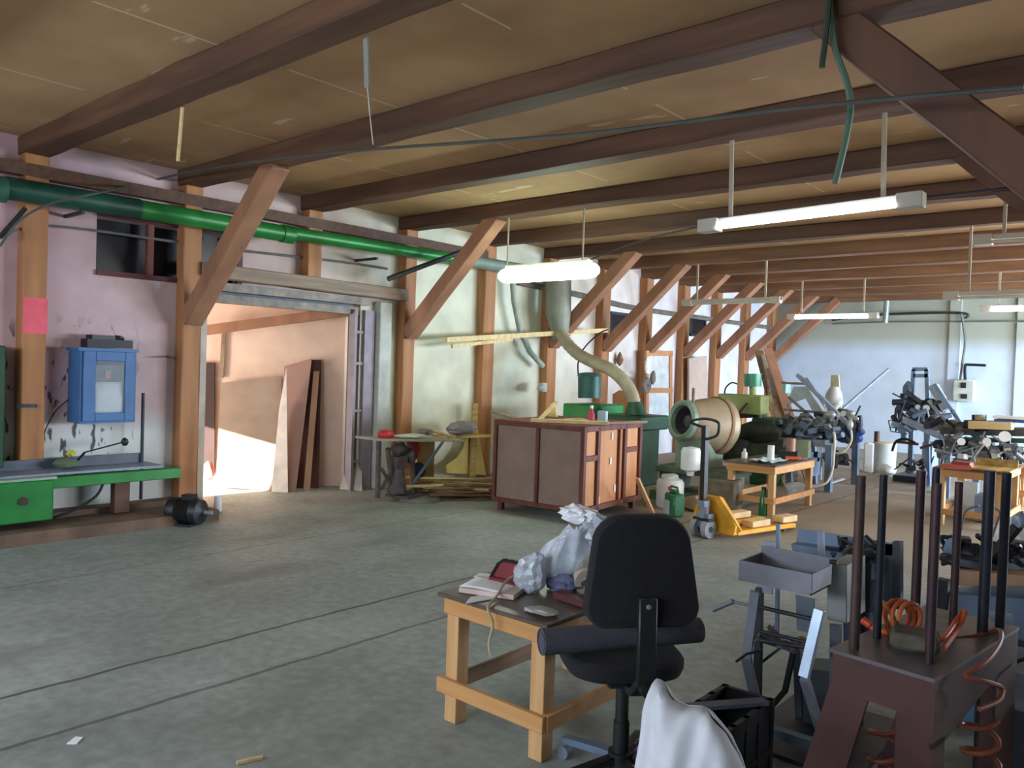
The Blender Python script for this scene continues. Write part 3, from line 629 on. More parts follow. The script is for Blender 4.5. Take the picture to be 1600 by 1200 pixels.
solo('pale_offcut', M().prism([AY(u, v, 7.9) for u, v in ((858, 632), (866, 628), (870, 658), (856, 660))], (0, .03, 0)), W_PALE, 'pale offcut standing behind the short slanting board', 'board')
t = thing('red_bottle', 'small red bottle with white cap on the crate top', 'bottle', cr(-.22, .52, ct))
obj('body', M().lathe((0, 0, 0), (0, 0, 1), [(0, 0), (0, .04), (.1, .042), (.14, .018), (.17, .016), (.17, 0)]), mat('magenta_plastic', '#c93a62', .4), t); obj('cap', M().cyl((0, 0, .165), (0, 0, .2), .018), WHITE, t)
solo('pale_blue_box', M().box(cr(-.12, .6, ct+.07), (.1, .08, .14), .3), mat('pale_blue', '#a9bfcc', .6), 'pale blue box beside the red bottle on the crate top', 'box', bevel=.004)
solo('white_rope', M().tube(smooth_pts([cr(-.5, .4, ct+.02), cr(-.4, .45, ct+.03), cr(-.3, .42, ct+.04), cr(-.2, .44, ct+.02)], 5), .015, 8), W_PALE, 'thin pale strips lying left of the red bottle on the crate', 'strip')
solo('brown_lath', M().bar(AY(996, 748, 7.5), AZ(1022, 806, .0), .045, .03), W_PINE, 'short lath leaning against the right side of the crate', 'lath')

# ------------------------------------------------------------------ machines behind the crate
t = thing('green_planer', 'green box machine with teal motor and hose port behind the crate', 'machine', (-6.3, 9.6, 0), world=True)
obj('base', M().span((-7.05, 9.3, 0), (-5.95, 10.2, .85)), mat('deep_green', '#1c3a28', .6, .1, .3), t, bevel=.02)
obj('front_cover', M().span((-7.0, 9.22, .82), (-6.45, 10.0, 1.14)), GREEN, t, bevel=.02)
obj('rear_cover', M().span((-6.4, 9.3, .82), (-5.75, 10.1, 1.02)), GREEND, t, bevel=.02)
obj('hose_port', M().cyl(AY(993, 648, 9.6), AY(992, 628, 9.6), .16, .1), GREEND, t)
TEAL = mat('teal_enamel', '#24544c', .5, .1)
mo = obj('motor', M().cyl(AY(921, 622, 9.7), AY(921, 588, 9.7), .17, n=28), TEAL, t)
obj('motor_cap', M().lathe(AY(921, 588, 9.7), (0, 0, 1), [(0, .185), (.04, .17), (.06, .06), (.06, 0)]), TEAL, mo)
obj('cable_loop', M().tube(smooth_pts([AY(906, 600, 9.7), AY(903, 570, 9.8), AY(912, 545, 9.8), AY(935, 522, 9.8), AY(950, 515, 9.9)], 6), .012, 6), RUBBER, t)
solo('straw_bag', M().lathe(AX(968, 572, -8.06), (0, 0, 1), [(0, .01), (.05, .05), (.12, .07), (.2, .04), (.26, .01)]), W_BRN, 'small brown oval object hanging on the wall above the hose bend', 'decoration')
solo('round_plywood', M().prism([AY(957+10*k, 610 + (0 if 0 < k < 3 else 6), 11.4) for k in range(4)] + [AY(985, 720, 11.4), AY(956, 720, 11.4)], (0, .02, 0)), PNO, 'orange plywood piece leaning behind the hose', 'plywood')
# leaning sash frame (two panes) and pale door panel
t = thing('sash_frame', 'small orange wooden sash frame with two pale panes leaning at the wall', 'window sash', AX(1030, 672, -7.9), world=True)
q = lambda u, v: AX(u, v, -7.93)
b = M()
for (a, c) in (((1010, 552), (1010, 668)), ((1047, 552), (1047, 668)), ((1008, 552), (1050, 552)), ((1008, 610), (1050, 610)), ((1008, 664), (1050, 664))): b.bar(q(*a), q(*c), .1, .05, up=(1, 0, 0))
obj('frame', b, PNO, t)
for z0, z1 in ((556, 606), (614, 660)): obj('pane', M().prism([q(1012, z0), q(1045, z0), q(1045, z1), q(1012, z1)], (-.01, 0, 0)), mat('milky_pane', '#d6dadc', .3), t)
solo('pale_door_leaf', M().prism([AX(u, v, -7.9) for u, v in ((1074, 560), (1102, 556), (1104, 711), (1074, 716))], (.04, 0, 0)), mat('beige_leaf', '#c0a596', .7, 0, .08), 'beige board standing upright between two posts right of the sash frame', 'board')
solo('round_fitting', M().lathe(AX(1008, 602, -7.8), (1, .1, 0), [(0, .02), (0, .14), (.03, .16), (.06, .14), (.06, .02)]).ball(AX(1020, 590, -7.75), .1, (.5, .6, 1.4), .15), MUD, 'grey wheel-shaped fitting on the post left of the sash frame', 'fitting')
solo('white_hook_bag', M().ball(AX(1012, 572, -7.75), .1, (.5, .7, 1.6), .15), WHITE, 'white plastic bag hanging on the post above the grey wheel fitting', 'bag')
solo('post_socket', M().box(AX(848, 605, -7.85), (.08, .12, .14)).ball(AX(845, 606, -7.8), .06, (1, 1, 1), .2), mat('pale_socket', '#b8bcb8', .5), 'pale socket box on the post behind the slanting boards', 'socket')
# drum fan
t = thing('drum_blower', 'big tan drum blower with pale green mouth ring on a green base', 'machine', (-4.75, 9.2, 0), world=True)
c0 = AY(1064, 656, 9.0); _e = AY(1124, 667, 9.6); ax = (_e - c0).normalized(); L0 = (_e-c0).length
obj('drum', M().lathe(c0, ax, [(.02, .22), (.1, .26), (L0*.5, .32), (L0*.8, .37), (L0, .37), (L0+.1, .28), (L0+.12, .02)], 36), TAN, t)
obj('mouth_ring', M().lathe(c0, ax, [(.06, .18), (.0, .19), (-.02, .22), (.0, .255), (.06, .26)], 36), GREENG, t)
obj('inner_throat', M().lathe(c0, ax, [(0, .19), (.25, .18), (.26, .08), (.1, .07), (.08, .0)], 30), mat('throat_dark', '#4a4448', .7), t)
obj('rim_band', M().lathe(c0, ax, [(L0*.79, .375), (L0*.8, .38), (L0*.86, .38), (L0*.87, .36)], 36), mat('rust_band', '#8c6a48', .7), t)
obj('lever', M().bar(AY(1083, 628, 9.1), AY(1084, 606, 9.1), .03), MUD, t)
obj('pedestal', M().span((-5.05, 9.05, .38), (-4.65, 9.6, .85)), GREENG, t, bevel=.02)
obj('base', M().span((-5.35, 8.95, .0), (-4.3, 9.75, .12)).span((-5.3, 9.1, .12), (-5.1, 9.6, .42)).span((-4.55, 9.1, .12), (-4.35, 9.6, .42)).span((-5.3, 9.0, .36), (-4.3, 9.7, .44)), mat('dirty_green_base', '#5c6a52', .7, .1, .35, 6), t, bevel=.01)
solo('white_jug', M().lathe(AY(1079, 728, 8.8)+V(0, 0, -.12), (0, 0, 1), [(0, 0), (.0, .04), (.05, .05), (.08, .12), (.3, .12), (.34, .1), (.36, 0)]), WHITE, 'white jug standing on the ledge under the drum mouth', 'jug')
solo('stone_block', M().box((-4.35, 9.0, .19), (.4, .3, .36), .1), mat('dirty_block', '#6d6453', .9, 0, .3, 8), 'dirty concrete block under the drum blower beside the bench', 'block', bevel=.02)
t = thing('band_saw', 'olive green beam machine with small green motor behind the drum blower', 'machine', (-5.2, 11.5, 0), world=True)
obj('arm', M().span(AY(1120, 644, 11.4), AY(1203, 618, 11.7)), GREENL, t, bevel=.02)
obj('arm_underside', M().bar(AY(1140, 650, 11.6), AY(1195, 648, 11.6), .15, .08), RUSTB, t)
obj('motor', M().cyl(AY(1176, 604, 11.6), AY(1176, 584, 11.6), .13), mat('mint_enamel', '#3c8a6c', .4), t)
obj('motor_neck', M().cyl(AY(1176, 620, 11.6), AY(1176, 604, 11.6), .05), GREENL, t)
obj('handle_ring', M().tube(smooth_pts([AY(1132, 616, 11.5), AY(1134, 606, 11.5), AY(1143, 598, 11.5), AY(1152, 600, 11.5)], 4), .012, 6), BLACK, t)
obj('column', M().span((-5.1, 11.4, 0), (-4.75, 12, 1.0)), GREEND, t, bevel=.02)
obj('bed', M().span((-5.9, 11.2, .35), (-4.5, 11.9, .75)), mat('oily_green', '#3a4436', .6, .1, .4, 8), t, bevel=.02)
obj('lever', M().bar(AY(1188, 640, 11.5), AY(1188, 655, 11.5), .04), STEEL, t); obj('lever', M().bar(AY(1150, 650, 11.3), AY(1168, 630, 11.3), .03), RUSTB, t)
obj('gear_cluster', M().ball((-4.9, 11.2, .8), .2, (1.6, .7, .8), .2).ball((-5.3, 11.2, .55), .22, (1.4, .7, 1), .2).ball((-4.6, 11.3, .5), .2, (1, .7, 1.2), .2), mat('oily_black', '#262b24', .6, .2, .5, 12), t)
# leaning long boards in the corner
for k, (u0, v0, u1, v1, mt_, lab) in enumerate(((1186, 548, 1225, 700, W_BRN, 'dark brown plank leaning in the corner, leftmost of the leaning planks'),
      (1196, 555, 1232, 712, W_GREY, 'grey-brown plank, second from the left of the leaning planks'),
      (1200, 545, 1246, 690, W_BRACE, 'orange-brown plank leaning highest in the far corner'),
      (1206, 575, 1226, 690, W_GREY, 'wide greyish plank leaning in the corner behind the others'),
      (1206, 608, 1220, 690, W_PALE, 'cream plank standing in front of the leaning planks'))):
    top = AY(u0, v0, 14.4-.12*k); bot = AY(u1, v1, 13.2-.15*k); dd = bot-top; top, bot = top, top + dd*((top.z-.02)/-dd.z)
    solo('leaning_plank', M().bar(top, bot, .16, .03), mt_, lab, 'plank', 'planks leaning in the corner')
# ------------------------------------------------------------------ far machines
def mech(name, par, mt_, c, ext, n, seed, s=1.0):
    # an entangled mass of rods, blocks and cylinders strung on one crooked shaft, so it stays one connected mechanism
    r_ = random.Random(seed); m = M(); c = Vector(c); prev = c + V(-ext[0], 0, 0)
    for k in range(n):
        p = c + V(-ext[0] + 2*ext[0]*(k+1)/n, r_.uniform(-1, 1)*ext[1], r_.uniform(-1, 1)*ext[2])
        m.cyl(prev, p, .018*s, n=6); prev = p
        q = r_.random()
        if q < .35: m.box(p, (r_.uniform(.05, .16)*s, r_.uniform(.05, .12)*s, r_.uniform(.03, .1)*s), r_.uniform(0, 3), r_.uniform(-.4, .4), r_.uniform(-.4, .4))
        elif q < .7:
            d = V(r_.uniform(-1, 1), r_.uniform(-.5, .5), r_.uniform(-.6, .6)).normalized()*r_.uniform(.05, .13)*s
            m.cyl(p-d, p+d, r_.uniform(.02, .05)*s, n=10)
        elif q < .8 and 'lower' not in name: m.cyl(p, p+V(0, -.04*s, 0), r_.uniform(.04, .07)*s, n=14)
        else:
            d = V(r_.uniform(-1, 1), 0, r_.uniform(-1, 1)).normalized()*r_.uniform(.12, .22)*s
            m.bar(p-d, p+d, .02*s)
    return obj(name, m, mt_, par)
def rods(name, P, par, mt_, r=.02):
    for a, b_ in P: obj(name, M().bar(a, b_, r*2), mt_, par)
t = thing('grey_processing_machine', 'grey steel machine with blue motors and pale hose in front of the far corner', 'machine', (-4.4, 12, 0), world=True)
f = lambda u, v, y=11.8: AY(u, v, y)
obj('frame_top', M().bar(f(1222, 685), f(1298, 692), .5, .1), STEEL, t)
for u0, v0, u1, v1, y in ((1232, 690, 1234, 765, 11.6), (1296, 695, 1294, 762, 11.6), (1270, 692, 1272, 752, 12.3), (1338, 660, 1336, 742, 12.8)): obj('leg', M().bar(f(u0, v0, y), AY(u1, v1, y)*V(1, 1, 0), .09), STEELB, t)
obj('control_panel', M().span(f(1228, 722, 11.4), f(1268, 688, 11.5)), mat('panel_green', '#9aa88a', .5), t, bevel=.01)
obj('guide_block', M().box(f(1255, 672), (.5, .4, .14)).box(f(1245, 660), (.4, .3, .06)).box(f(1272, 664), (.3, .4, .08)).cyl(f(1225, 660), f(1290, 668), .03), mat('grey_unit', '#727a82', .4, .4, .3, 12), t)
obj('cylinder_pair', M().cyl(f(1250, 650), f(1262, 668), .07).cyl(f(1240, 652), f(1246, 668), .05), mat('aluminium', '#b8bcbc', .35, .5), t)
obj('hopper_chute', M().prism([f(1228, 632), f(1240, 604), f(1260, 604), f(1300, 664), f(1284, 668), f(1258, 622)], (0, .08, 0)), mat('pale_sheet_steel', '#9aa2a4', .5, .3), t)
obj('chute_arm', M().bar(f(1246, 585), f(1330, 668), .06).bar(f(1260, 590), f(1300, 650), .04), STEEL, t)
obj('teal_cover', M().span(f(1222, 614, 12), f(1236, 596, 12.2)), mat('pale_teal', '#8fb4aa', .5), t)
mb = obj('motor_cluster', M().ball(f(1305, 660, 12), .15, (1, .8, .8), .12).ball(f(1318, 650, 12), .14, (1, .8, .8), .12), mat('olive_casting', '#4e5446', .6, .2), t)
for u, v, r in ((1318, 664, .07), (1336, 662, .06), (1316, 682, .09), (1336, 684, .06), (1306, 672, .07), (1340, 674, .05), (1326, 674, .06)):
    obj('blue_motor', M().cyl(f(u, v, 11.8), f(u+6, v+1, 11.95), r), BLUE, t)
obj('white_knob', M().ball(f(1297, 648, 11.7), .08, (1, 1, .8)).ball(f(1328, 664, 11.6), .05, (1, 1, 1.6)).ball(f(1330, 646, 11.7), .05), mat('aluminium', '#b8bcbc'), t)
obj('pneumatic_hose', M().tube(smooth_pts([f(1296, 665, 11.5), f(1304, 680, 11.4), f(1303, 710, 11.4), f(1300, 735, 11.4), f(1290, 755, 11.3), f(1264, 761, 11.2)], 6), .018, 8), CREAM, t)
obj('pneumatic_hose', M().tube(smooth_pts([f(1330, 672, 11.5), f(1330, 690, 11.5), f(1318, 706, 11.5), f(1306, 708, 11.5)], 6), .015, 8), CREAM, t)
obj('lower_box', M().span(f(1262, 745, 11.9), f(1282, 705, 12.3)), STEELB, t); obj('lower_motor', M().cyl(f(1306, 716, 12), f(1322, 718, 12.1), .09), BLACK, t)
obj('ladder_grille', M().span(f(1264, 750, 11.8), f(1267, 700, 11.85)).span(f(1282, 750, 11.8), f(1285, 700, 11.85)), STEEL, t)
obj('long_feed_rod', M().cyl(f(1306, 648, 12), f(1388, 577, 13.5), .022), STEEL, t)
mech('mechanism', t, mat('grey_unit', '#727a82', .4, .4, .3, 12), f(1256, 664, 11.6), (.4, .12, .14), 24, 51)
mech('mechanism', t, STEELB, f(1262, 672, 11.5), (.42, .1, .08), 20, 52)
mech('mechanism', t, STEELD, f(1310, 668, 11.8), (.28, .12, .22), 18, 53)
mech('mechanism', t, mat('aluminium', '#b8bcbc'), f(1310, 662, 11.7), (.25, .1, .16), 9, 54, .7)
mech('lower_mechanism', t, STEELD, f(1300, 722, 11.9), (.2, .1, .1), 9, 55)
obj('yellow_plate', M().prism([f(1297, 640, 12.6), f(1298, 586, 12.6), f(1310, 586, 12.6), f(1314, 640, 12.6)], (0, .04, 0)), mat('yellow_grey', '#b8b08c', .6), t)
obj('white_funnel', M().lathe(f(1302, 640, 12.5), (0, 0, 1), [(0, .05), (.1, .14), (.25, .12), (.35, .06), (.36, 0)]), mat('pale_grey_paint', '#c4c8c4', .5), t)
rods('cross_tube', [(f(1222, 598), f(1262, 600)), (f(1225, 640), f(1290, 645)), (f(1232, 620), f(1285, 668))], t, MUD, .018)
# bins by the far wall
solo('cardboard_bin', M().lathe(AZ(1379, 739, 0), (0, 0, 1), [(0, 0), (0, .20), (.52, .21), (.52, .19), (.48, 0)], 20), mat('grey_drum', '#aeb4b4', .7, 0, .08), 'pale grey drum filled with shavings before the far wall', 'drum')
solo('wood_shavings', M().ball(AZ(1379, 739, 0)+V(0, 0, .51), .19, (1, 1, .2), .12), mat('shavings', '#c4ac84', .9), 'heap of wood shavings on top of the pale grey drum', 'shavings')['kind'] = 'stuff'
solo('white_bin', M().box(AZ(1357, 738, 0)+V(0, 0, .26), (.16, .2, .52), .2), WHITE, 'narrow white plastic bin left of the pale grey drum', 'bin', bevel=.02)
solo('white_sack', M().ball(AZ(1388, 742, 0)+V(0.02, -.2, .11), .15, (1, .8, .7), .12), WHITE, 'small white sack leaning at the right foot of the grey drum', 'sack')
solo('reddish_bottle', M().cyl(AZ(1379, 739, 0)+V(-.12, 0, .53), AZ(1379, 739, 0)+V(-.12, 0, .72), .045), RUSTB, 'small reddish object standing on the drum of shavings', 'bottle')
# far machine B with tall frame
t = thing('tall_frame_machine', 'blue-grey machine with tall rectangular upright frame before the far wall', 'machine', (-3.4, 14, 0), world=True)
f = lambda u, v, y=14.0: AY(u, v, y)
b = M()
for a, c in (((1428, 577), (1424, 640)), ((1448, 577), (1450, 640)), ((1426, 577), (1450, 577)), ((1428, 587), (1450, 587))): b.bar(f(*a), f(*c), .06)
obj('upright_frame', b, STEELB, t)
obj('side_roller', M().ball(f(1418, 610), .1, (.8, .8, 1.5), .1).ball(f(1415, 632), .12, (1, .8, 1), .12), STEELB, t)
for u, v, r in ((1420, 628, .1), (1436, 634, .12), (1452, 632, .12), (1428, 648, .13), (1446, 652, .12), (1462, 640, .1)):
    obj('tool_head', M().cyl(f(u, v, 13.8), f(u+2, v+7, 13.9), r, r*.7), mat('dark_head', '#2f3640', .5, .3, .3, 10), t)
obj('feed_table', M().bar(f(1415, 655, 13.6), f(1475, 682, 13.6), .3, .1), STEEL, t)
obj('chute', M().bar(f(1458, 602, 13.8), f(1480, 640, 13.8), .3, .1).bar(f(1452, 625, 13.7), f(1478, 662, 13.7), .06), mat('pale_sheet_steel', '#9aa2a4'), t)
obj('chute', M().bar(f(1460, 600, 13.6), f(1500, 660, 13.6), .05).bar(f(1488, 640, 13.6), f(1500, 660, 13.6), .05), STEELB, t)
rods('leg', [(f(1425, 655), f(1422, 735)), (f(1412, 655), f(1412, 690)), (f(1448, 670, 13.5), f(1450, 760, 13.5)), (f(1472, 680, 13.4), f(1470, 755, 13.4))], t, STEELB, .035)
obj('grey_cabinet', M().span(f(1438, 755, 13.6), f(1468, 690, 14)), STEEL, t, bevel=.01)
obj('red_tongs', M().bar(f(1400, 690, 13.4), f(1435, 694, 13.4), .04).bar(f(1438, 700, 13.3), f(1466, 692, 13.3), .04), RUSTB, t)
b = M()
for a, c in (((1388, 657), (1420, 655)), ((1390, 668), (1420, 668)), ((1388, 657), (1392, 674)), ((1392, 674), (1418, 678)), ((1398, 656), (1400, 675)), ((1408, 656), (1409, 677)), ((1405, 652), (1428, 640))): b.bar(f(*a), f(*c), .015)
obj('wire_basket', b, STEELD, t)
obj('black_hose', M().tube(smooth_pts([f(1394, 705, 13.3), f(1400, 690, 13.3), f(1415, 686, 13.3), f(1430, 692, 13.3)], 5), .02, 8), RUBBER, t)
obj('base_plinth', M().span(f(1405, 750, 13.8)*V(1, 1, 0)+V(-.1, 0, 0), f(1470, 742, 14.4)*V(1, 1, 0)+V(0, 0, .1)), STEELD, t)
mech('mechanism', t, mat('dark_head', '#2f3640'), f(1434, 640, 13.7), (.32, .15, .22), 22, 31)
mech('mechanism', t, STEELB, f(1440, 658, 13.6), (.38, .12, .14), 18, 32)
mech('mechanism', t, mat('aluminium', '#b8bcbc'), f(1432, 648, 13.6), (.3, .12, .16), 9, 33, .8)
mech('lower_mechanism', t, STEELD, f(1428, 728, 13.5), (.22, .1, .1), 9, 34)
t = thing('long_feed_machine', 'long dark machine table with pale boards on it at the right photo edge', 'machine', (-2.4, 12.5, 0), world=True)
f = lambda u, v, y=12.5: AY(u, v, y)
obj('bed', M().bar(f(1475, 672), f(1660, 676), .5, .1), mat('dark_bed', '#4c4a46', .6, .3, .3, 8), t)
obj('green_rail', M().bar(f(1500, 722, 12.2), f(1660, 742, 12.2), .08).bar(f(1478, 686, 12.2), f(1660, 690, 12.2), .06), GREEND, t)
for u in (1482, 1528, 1575, 1630): obj('leg', M().bar(f(u, 680), f(u, 700)*V(1, 1, 0), .08), STEELB, t)
for u, v in ((1495, 700), (1516, 705), (1538, 698), (1556, 706), (1578, 700)):
    obj('tool_unit', M().box(f(u, v, 12.2), (.16, .2, .12), rnd.uniform(-.5, .5)).cyl(f(u-6, v+8, 12.1), f(u+5, v+10, 12.1), .04).ball(f(u+4, v+14, 12.1), .05), mat('grey_unit', '#727a82', .4, .4, .3, 12), t)
for u, v, s_ in ((1502, 690, .05), (1570, 682, .07), (1542, 690, .05)): obj('white_disc', M().cyl(f(u, v, 12), f(u, v, 11.95), s_), WHITE, t)
obj('motor', M().cyl(f(1530, 664, 12.4), f(1530, 648, 12.4), .09).box(f(1524, 668, 12.4), (.5, .3, .07)), mat('dark_head', '#2f3640'), t)
obj('motor_lid', M().cyl(f(1531, 656, 12.3), f(1531, 649, 12.3), .06), mat('yellow_grey', '#b8b08c'), t)
obj('clamp_row', M().box(f(1480, 668, 12.4), (.3, .3, .1)).ball(f(1470, 664, 12.3), .07).ball(f(1490, 662, 12.3), .06).ball(f(1500, 670, 12.3), .07), MUD, t)
mech('mechanism', t, mat('dark_head', '#2f3640'), f(1500, 664, 12.3), (.45, .12, .07), 16, 41)
mech('lower_mechanism', t, mat('grey_unit', '#727a82', .4, .4, .3, 12), f(1530, 700, 12.1), (.5, .15, .14), 22, 42)
mech('lower_mechanism', t, STEELD, f(1540, 708, 12.3), (.6, .15, .2), 24, 43)
mech('lower_mechanism', t, WHITE, f(1540, 704, 12.1), (.5, .1, .1), 8, 44, .8)
solo('pale_beam', M().bar(f(1515, 667, 12.1)+V(0, 0, .03), f(1582, 669, 12.1)+V(0, 0, .03), .2, .1), W_PALE, 'pale timber beam lying on the long dark machine table', 'timber')
solo('blue_white_sheet', M().box(f(1592, 658, 12.3), (.5, .4, .03)), BLUE, 'dark blue flat case on the long machine table at the right edge', 'case')
solo('white_flat_case', M().box(f(1590, 653, 12.3), (.5, .4, .03)), WHITE, 'white flat case lying on the dark blue case at the right edge', 'case')
solo('white_canister', M().span((AY(1468, 735, 12.9).x, 12.9, 0), AY(1488, 686, 13.1)), WHITE, 'tall white canister under the long machine table', 'canister', bevel=.02)
t = thing('control_box', 'grey electrical control box on the far wall with dark switches', 'electrical box', AY(1506, 610, 19.1), world=True)
a, c = AY(1487, 627, 19.0), AY(1526, 594, 19.28)
obj('cabinet', M().span((a.x, 19.05, a.z), (c.x, YF, c.z)), mat('control_grey', '#bcc4bc', .5), t, bevel=.02)
obj('switch', M().box((a.x*.5+c.x*.5, 19.04, c.z*.75+a.z*.25), (.1, .03, .12)), BLACK, t); obj('switch', M().box((a.x*.5+c.x*.5+.02, 19.04, c.z*.25+a.z*.75), (.12, .03, .1)), BLACK, t)
wire('feed_pipe', [AY(1502, 490, 19.15), AY(1508, 530, 19.15), AY(1504, 565, 19.15), AY(1500, 594, 19.15)], .025, CBG, 'grey conduit dropping down the far wall to the control box')
wire('black_hook_cable', [AY(1508, 594, 19.1), AY(1508, 572, 19.1), AY(1516, 570, 19.1), AY(1540, 571, 19.05)], .03, RUBBER, 'short black cable arching right above the control box')
wire('far_conduit', [AY(1300, 500, 19.2), AY(1370, 492, 19.2), AY(1500, 489, 19.2), AY(1508, 498, 19.2)], .03, CBL, 'dark conduit running along the top of the far wall')
wire('far_conduit', [AY(1300, 506, 19.2), AY(1400, 503, 19.2), AY(1640, 502, 19.2)], .018, CBG, 'thin lower conduit along the top of the far wall')
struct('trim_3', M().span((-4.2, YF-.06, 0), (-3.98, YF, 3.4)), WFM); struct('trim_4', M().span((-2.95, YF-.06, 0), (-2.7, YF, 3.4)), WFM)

# ------------------------------------------------------------------ bench tables
def bench(name, label, x0, x1, y0, y1, h, m1, m2, leg=.06, rail=.18, topm=None, apron=.08, legs=None):
    t = thing(name, label, 'table', ((x0+x1)/2, (y0+y1)/2, 0), world=True, group=None)
    for x in (x0+leg/2, x1-leg/2):
        for y in (y0+leg/2, y1-leg/2):
            obj('leg', M().bar((x, y, 0), (x, y, h-.02), leg, leg, up=(1, 0, 0)), m2, t, bevel=.003)
    for a_, c_ in (((x0-.012, y0-.012, h-apron-.02), (x1+.012, y0+.018, h-.02)), ((x0-.012, y1-.018, h-apron-.02), (x1+.012, y1+.012, h-.02)), ((x0-.012, y0+.018, h-apron-.02), (x0+.018, y1-.018, h-.02)), ((x1-.018, y0+.018, h-apron-.02), (x1+.012, y1-.018, h-.02))):
        obj('apron', M().span(a_, c_), m1, t, bevel=.003)
    obj('lower_rail', M().span((x0-.03, y0-.028, rail-.035), (x1+.02, y0-.002, rail+.035)), m1, t, bevel=.003)
    obj('lower_rail', M().span((x1, y0, rail-.035), (x1+.026, y1+.02, rail+.035)), m1, t, bevel=.003)
    obj('lower_rail', M().span((x0+.0, y0+.05, rail-.035), (x0+.026, y1, rail+.035)), W_BRN if name == 'low_work_table' else m1, t, bevel=.003)
    obj('table_top', M().span((x0-.04, y0-.03, h-.02), (x1+.03, y1+.03, h)), topm or W_BRN, t, bevel=.004)
    return t
ORW = wood('orange_pine', '#d4a068', 'x', '#bf874e'); ORZ = wood('orange_pine_leg', '#dab07e', 'z', '#c59662')
TOPB = mat('dark_hardboard_top', '#5f5048', .35, 0, .2, 5)
bench('low_work_table', 'low orange pine work table with dark top in front of the office chair', -2.6, -2.02, 2.6, 3.58, .595, ORW, ORZ, .075, .17, TOPB, .075)
bench('pine_bench', 'pine work bench with clutter on top beside the pallet jack', -4.3, -3.72, 9.0, 10.22, .6, ORW, ORZ, .07, .18, TOPB, .09)
bench('pine_bench', 'pine work bench seen behind the upright steel rods at the right', -2.26, -1.62, 10.1, 11.2, .66, ORW, ORZ, .08, .16, None, .08)
bench('pine_stool', 'small pine stool at the right photo edge behind the rods', -1.70, -1.50, 11.5, 11.8, .62, ORW, ORZ, .05, .3, ORW, .1)
# on bench by the pallet jack
solo('white_roll', M().cyl(AZ(1204, 722, .6), AZ(1204, 722, .6)+V(0, 0, .2), .04), WHITE, 'upright white roll on the near corner of the bench by the pallet jack', 'roll')
solo('black_box', M().box(AZ(1222, 717, .6)+V(.05, .1, .05), (.24, .2, .1), .2), BLACK, 'low black box on the bench behind the white roll', 'box', bevel=.005)
solo('rusty_tin', M().cyl(AZ(1224, 719, .6)+V(.0, .22, 0), AZ(1224, 719, .6)+V(0, .22, .26), .055), mat('rusty_tin', '#a8796a', .6), 'tall rusty tin standing behind the low black box', 'tin')
solo('crumpled_papers', M().grid(lambda a, b: AZ(1168, 722, .6)+V(.3*a, .5*b, .015+.03*abs(math.sin(a*9+b*5))*rnd.uniform(.3, 1)), 8, 8), mat('pale_blue_paper', '#b8cfd6', .7), 'crumpled pale blue papers on the left of the bench by the pallet jack', 'papers', solid=.002, smooth=False)
solo('small_white_bottle', M().lathe(AZ(1163, 716, .6), (0, 0, 1), [(0, 0), (0, .035), (.07, .035), (.09, .015), (.12, .015), (.12, 0)]), CREAM, 'small cream bottle on the left end of the same bench', 'bottle')
t = thing('orange_cutter', 'orange hand tool lying on the right part of the bench', 'tool', AZ(1240, 718, .61), .6)
obj('grip', M().bar((-.1, 0, .02), (.1, 0, .02), .035), mat('tool_orange', '#d8642c'), t); obj('jaw', M().bar((.1, 0, .02), (.17, .03, .015), .025), STEELD, t)
t = thing('green_bottle', 'dark green glass bottle standing on the floor under the pine bench', 'bottle', AZ(1192, 805, 0))
obj('body', M().lathe((0, 0, 0), (0, 0, 1), [(0, 0), (0, .05), (.2, .05), (.25, .03), (.3, .025), (.3, 0)]), mat('green_glass', '#1c6a3c', .2), t); obj('cap', M().cyl((0, 0, .3), (0, 0, .33), .027), GREEND, t)
solo('plastic_tangle', M().ball(AZ(1236, 782, 0)+V(0, .2, .12), .17, (1.1, .8, .6), .35), film('clear_plastic_b', '#d6dde0', .5), 'crumpled clear plastic under the pine bench', 'plastic')
# on bench 3
solo('red_tool_heap', M().box(AZ(1478, 735, .66)+V(.05, .2, .03), (.3, .06, .05), .4).box(AZ(1478, 735, .66)+V(.1, .3, .06), (.2, .08, .05), -.3), mat('dull_red', '#9a4a3c', .5), 'red tools lying on the bench behind the rods', 'tool')
solo('wooden_tray', M().span(AZ(1510, 733, .67), AZ(1510, 733, .67)+V(.42, .5, .02)).span(AZ(1510, 733, .67)+V(0, .48, 0), AZ(1510, 733, .67)+V(.42, .5, .1)), W_YEL, 'yellow wooden tray on the bench behind the rods', 'tray')
solo('white_panel_under', M().box((-2.12, 11.0, .22), (.22, .03, .42)), WHITE, 'white panel standing under the bench behind the rods', 'panel')
solo('dark_crate_under', M().box((-1.85, 10.8, .17), (.25, .3, .3)), STEELB, 'blue-grey box on the floor under the bench behind the rods', 'box')

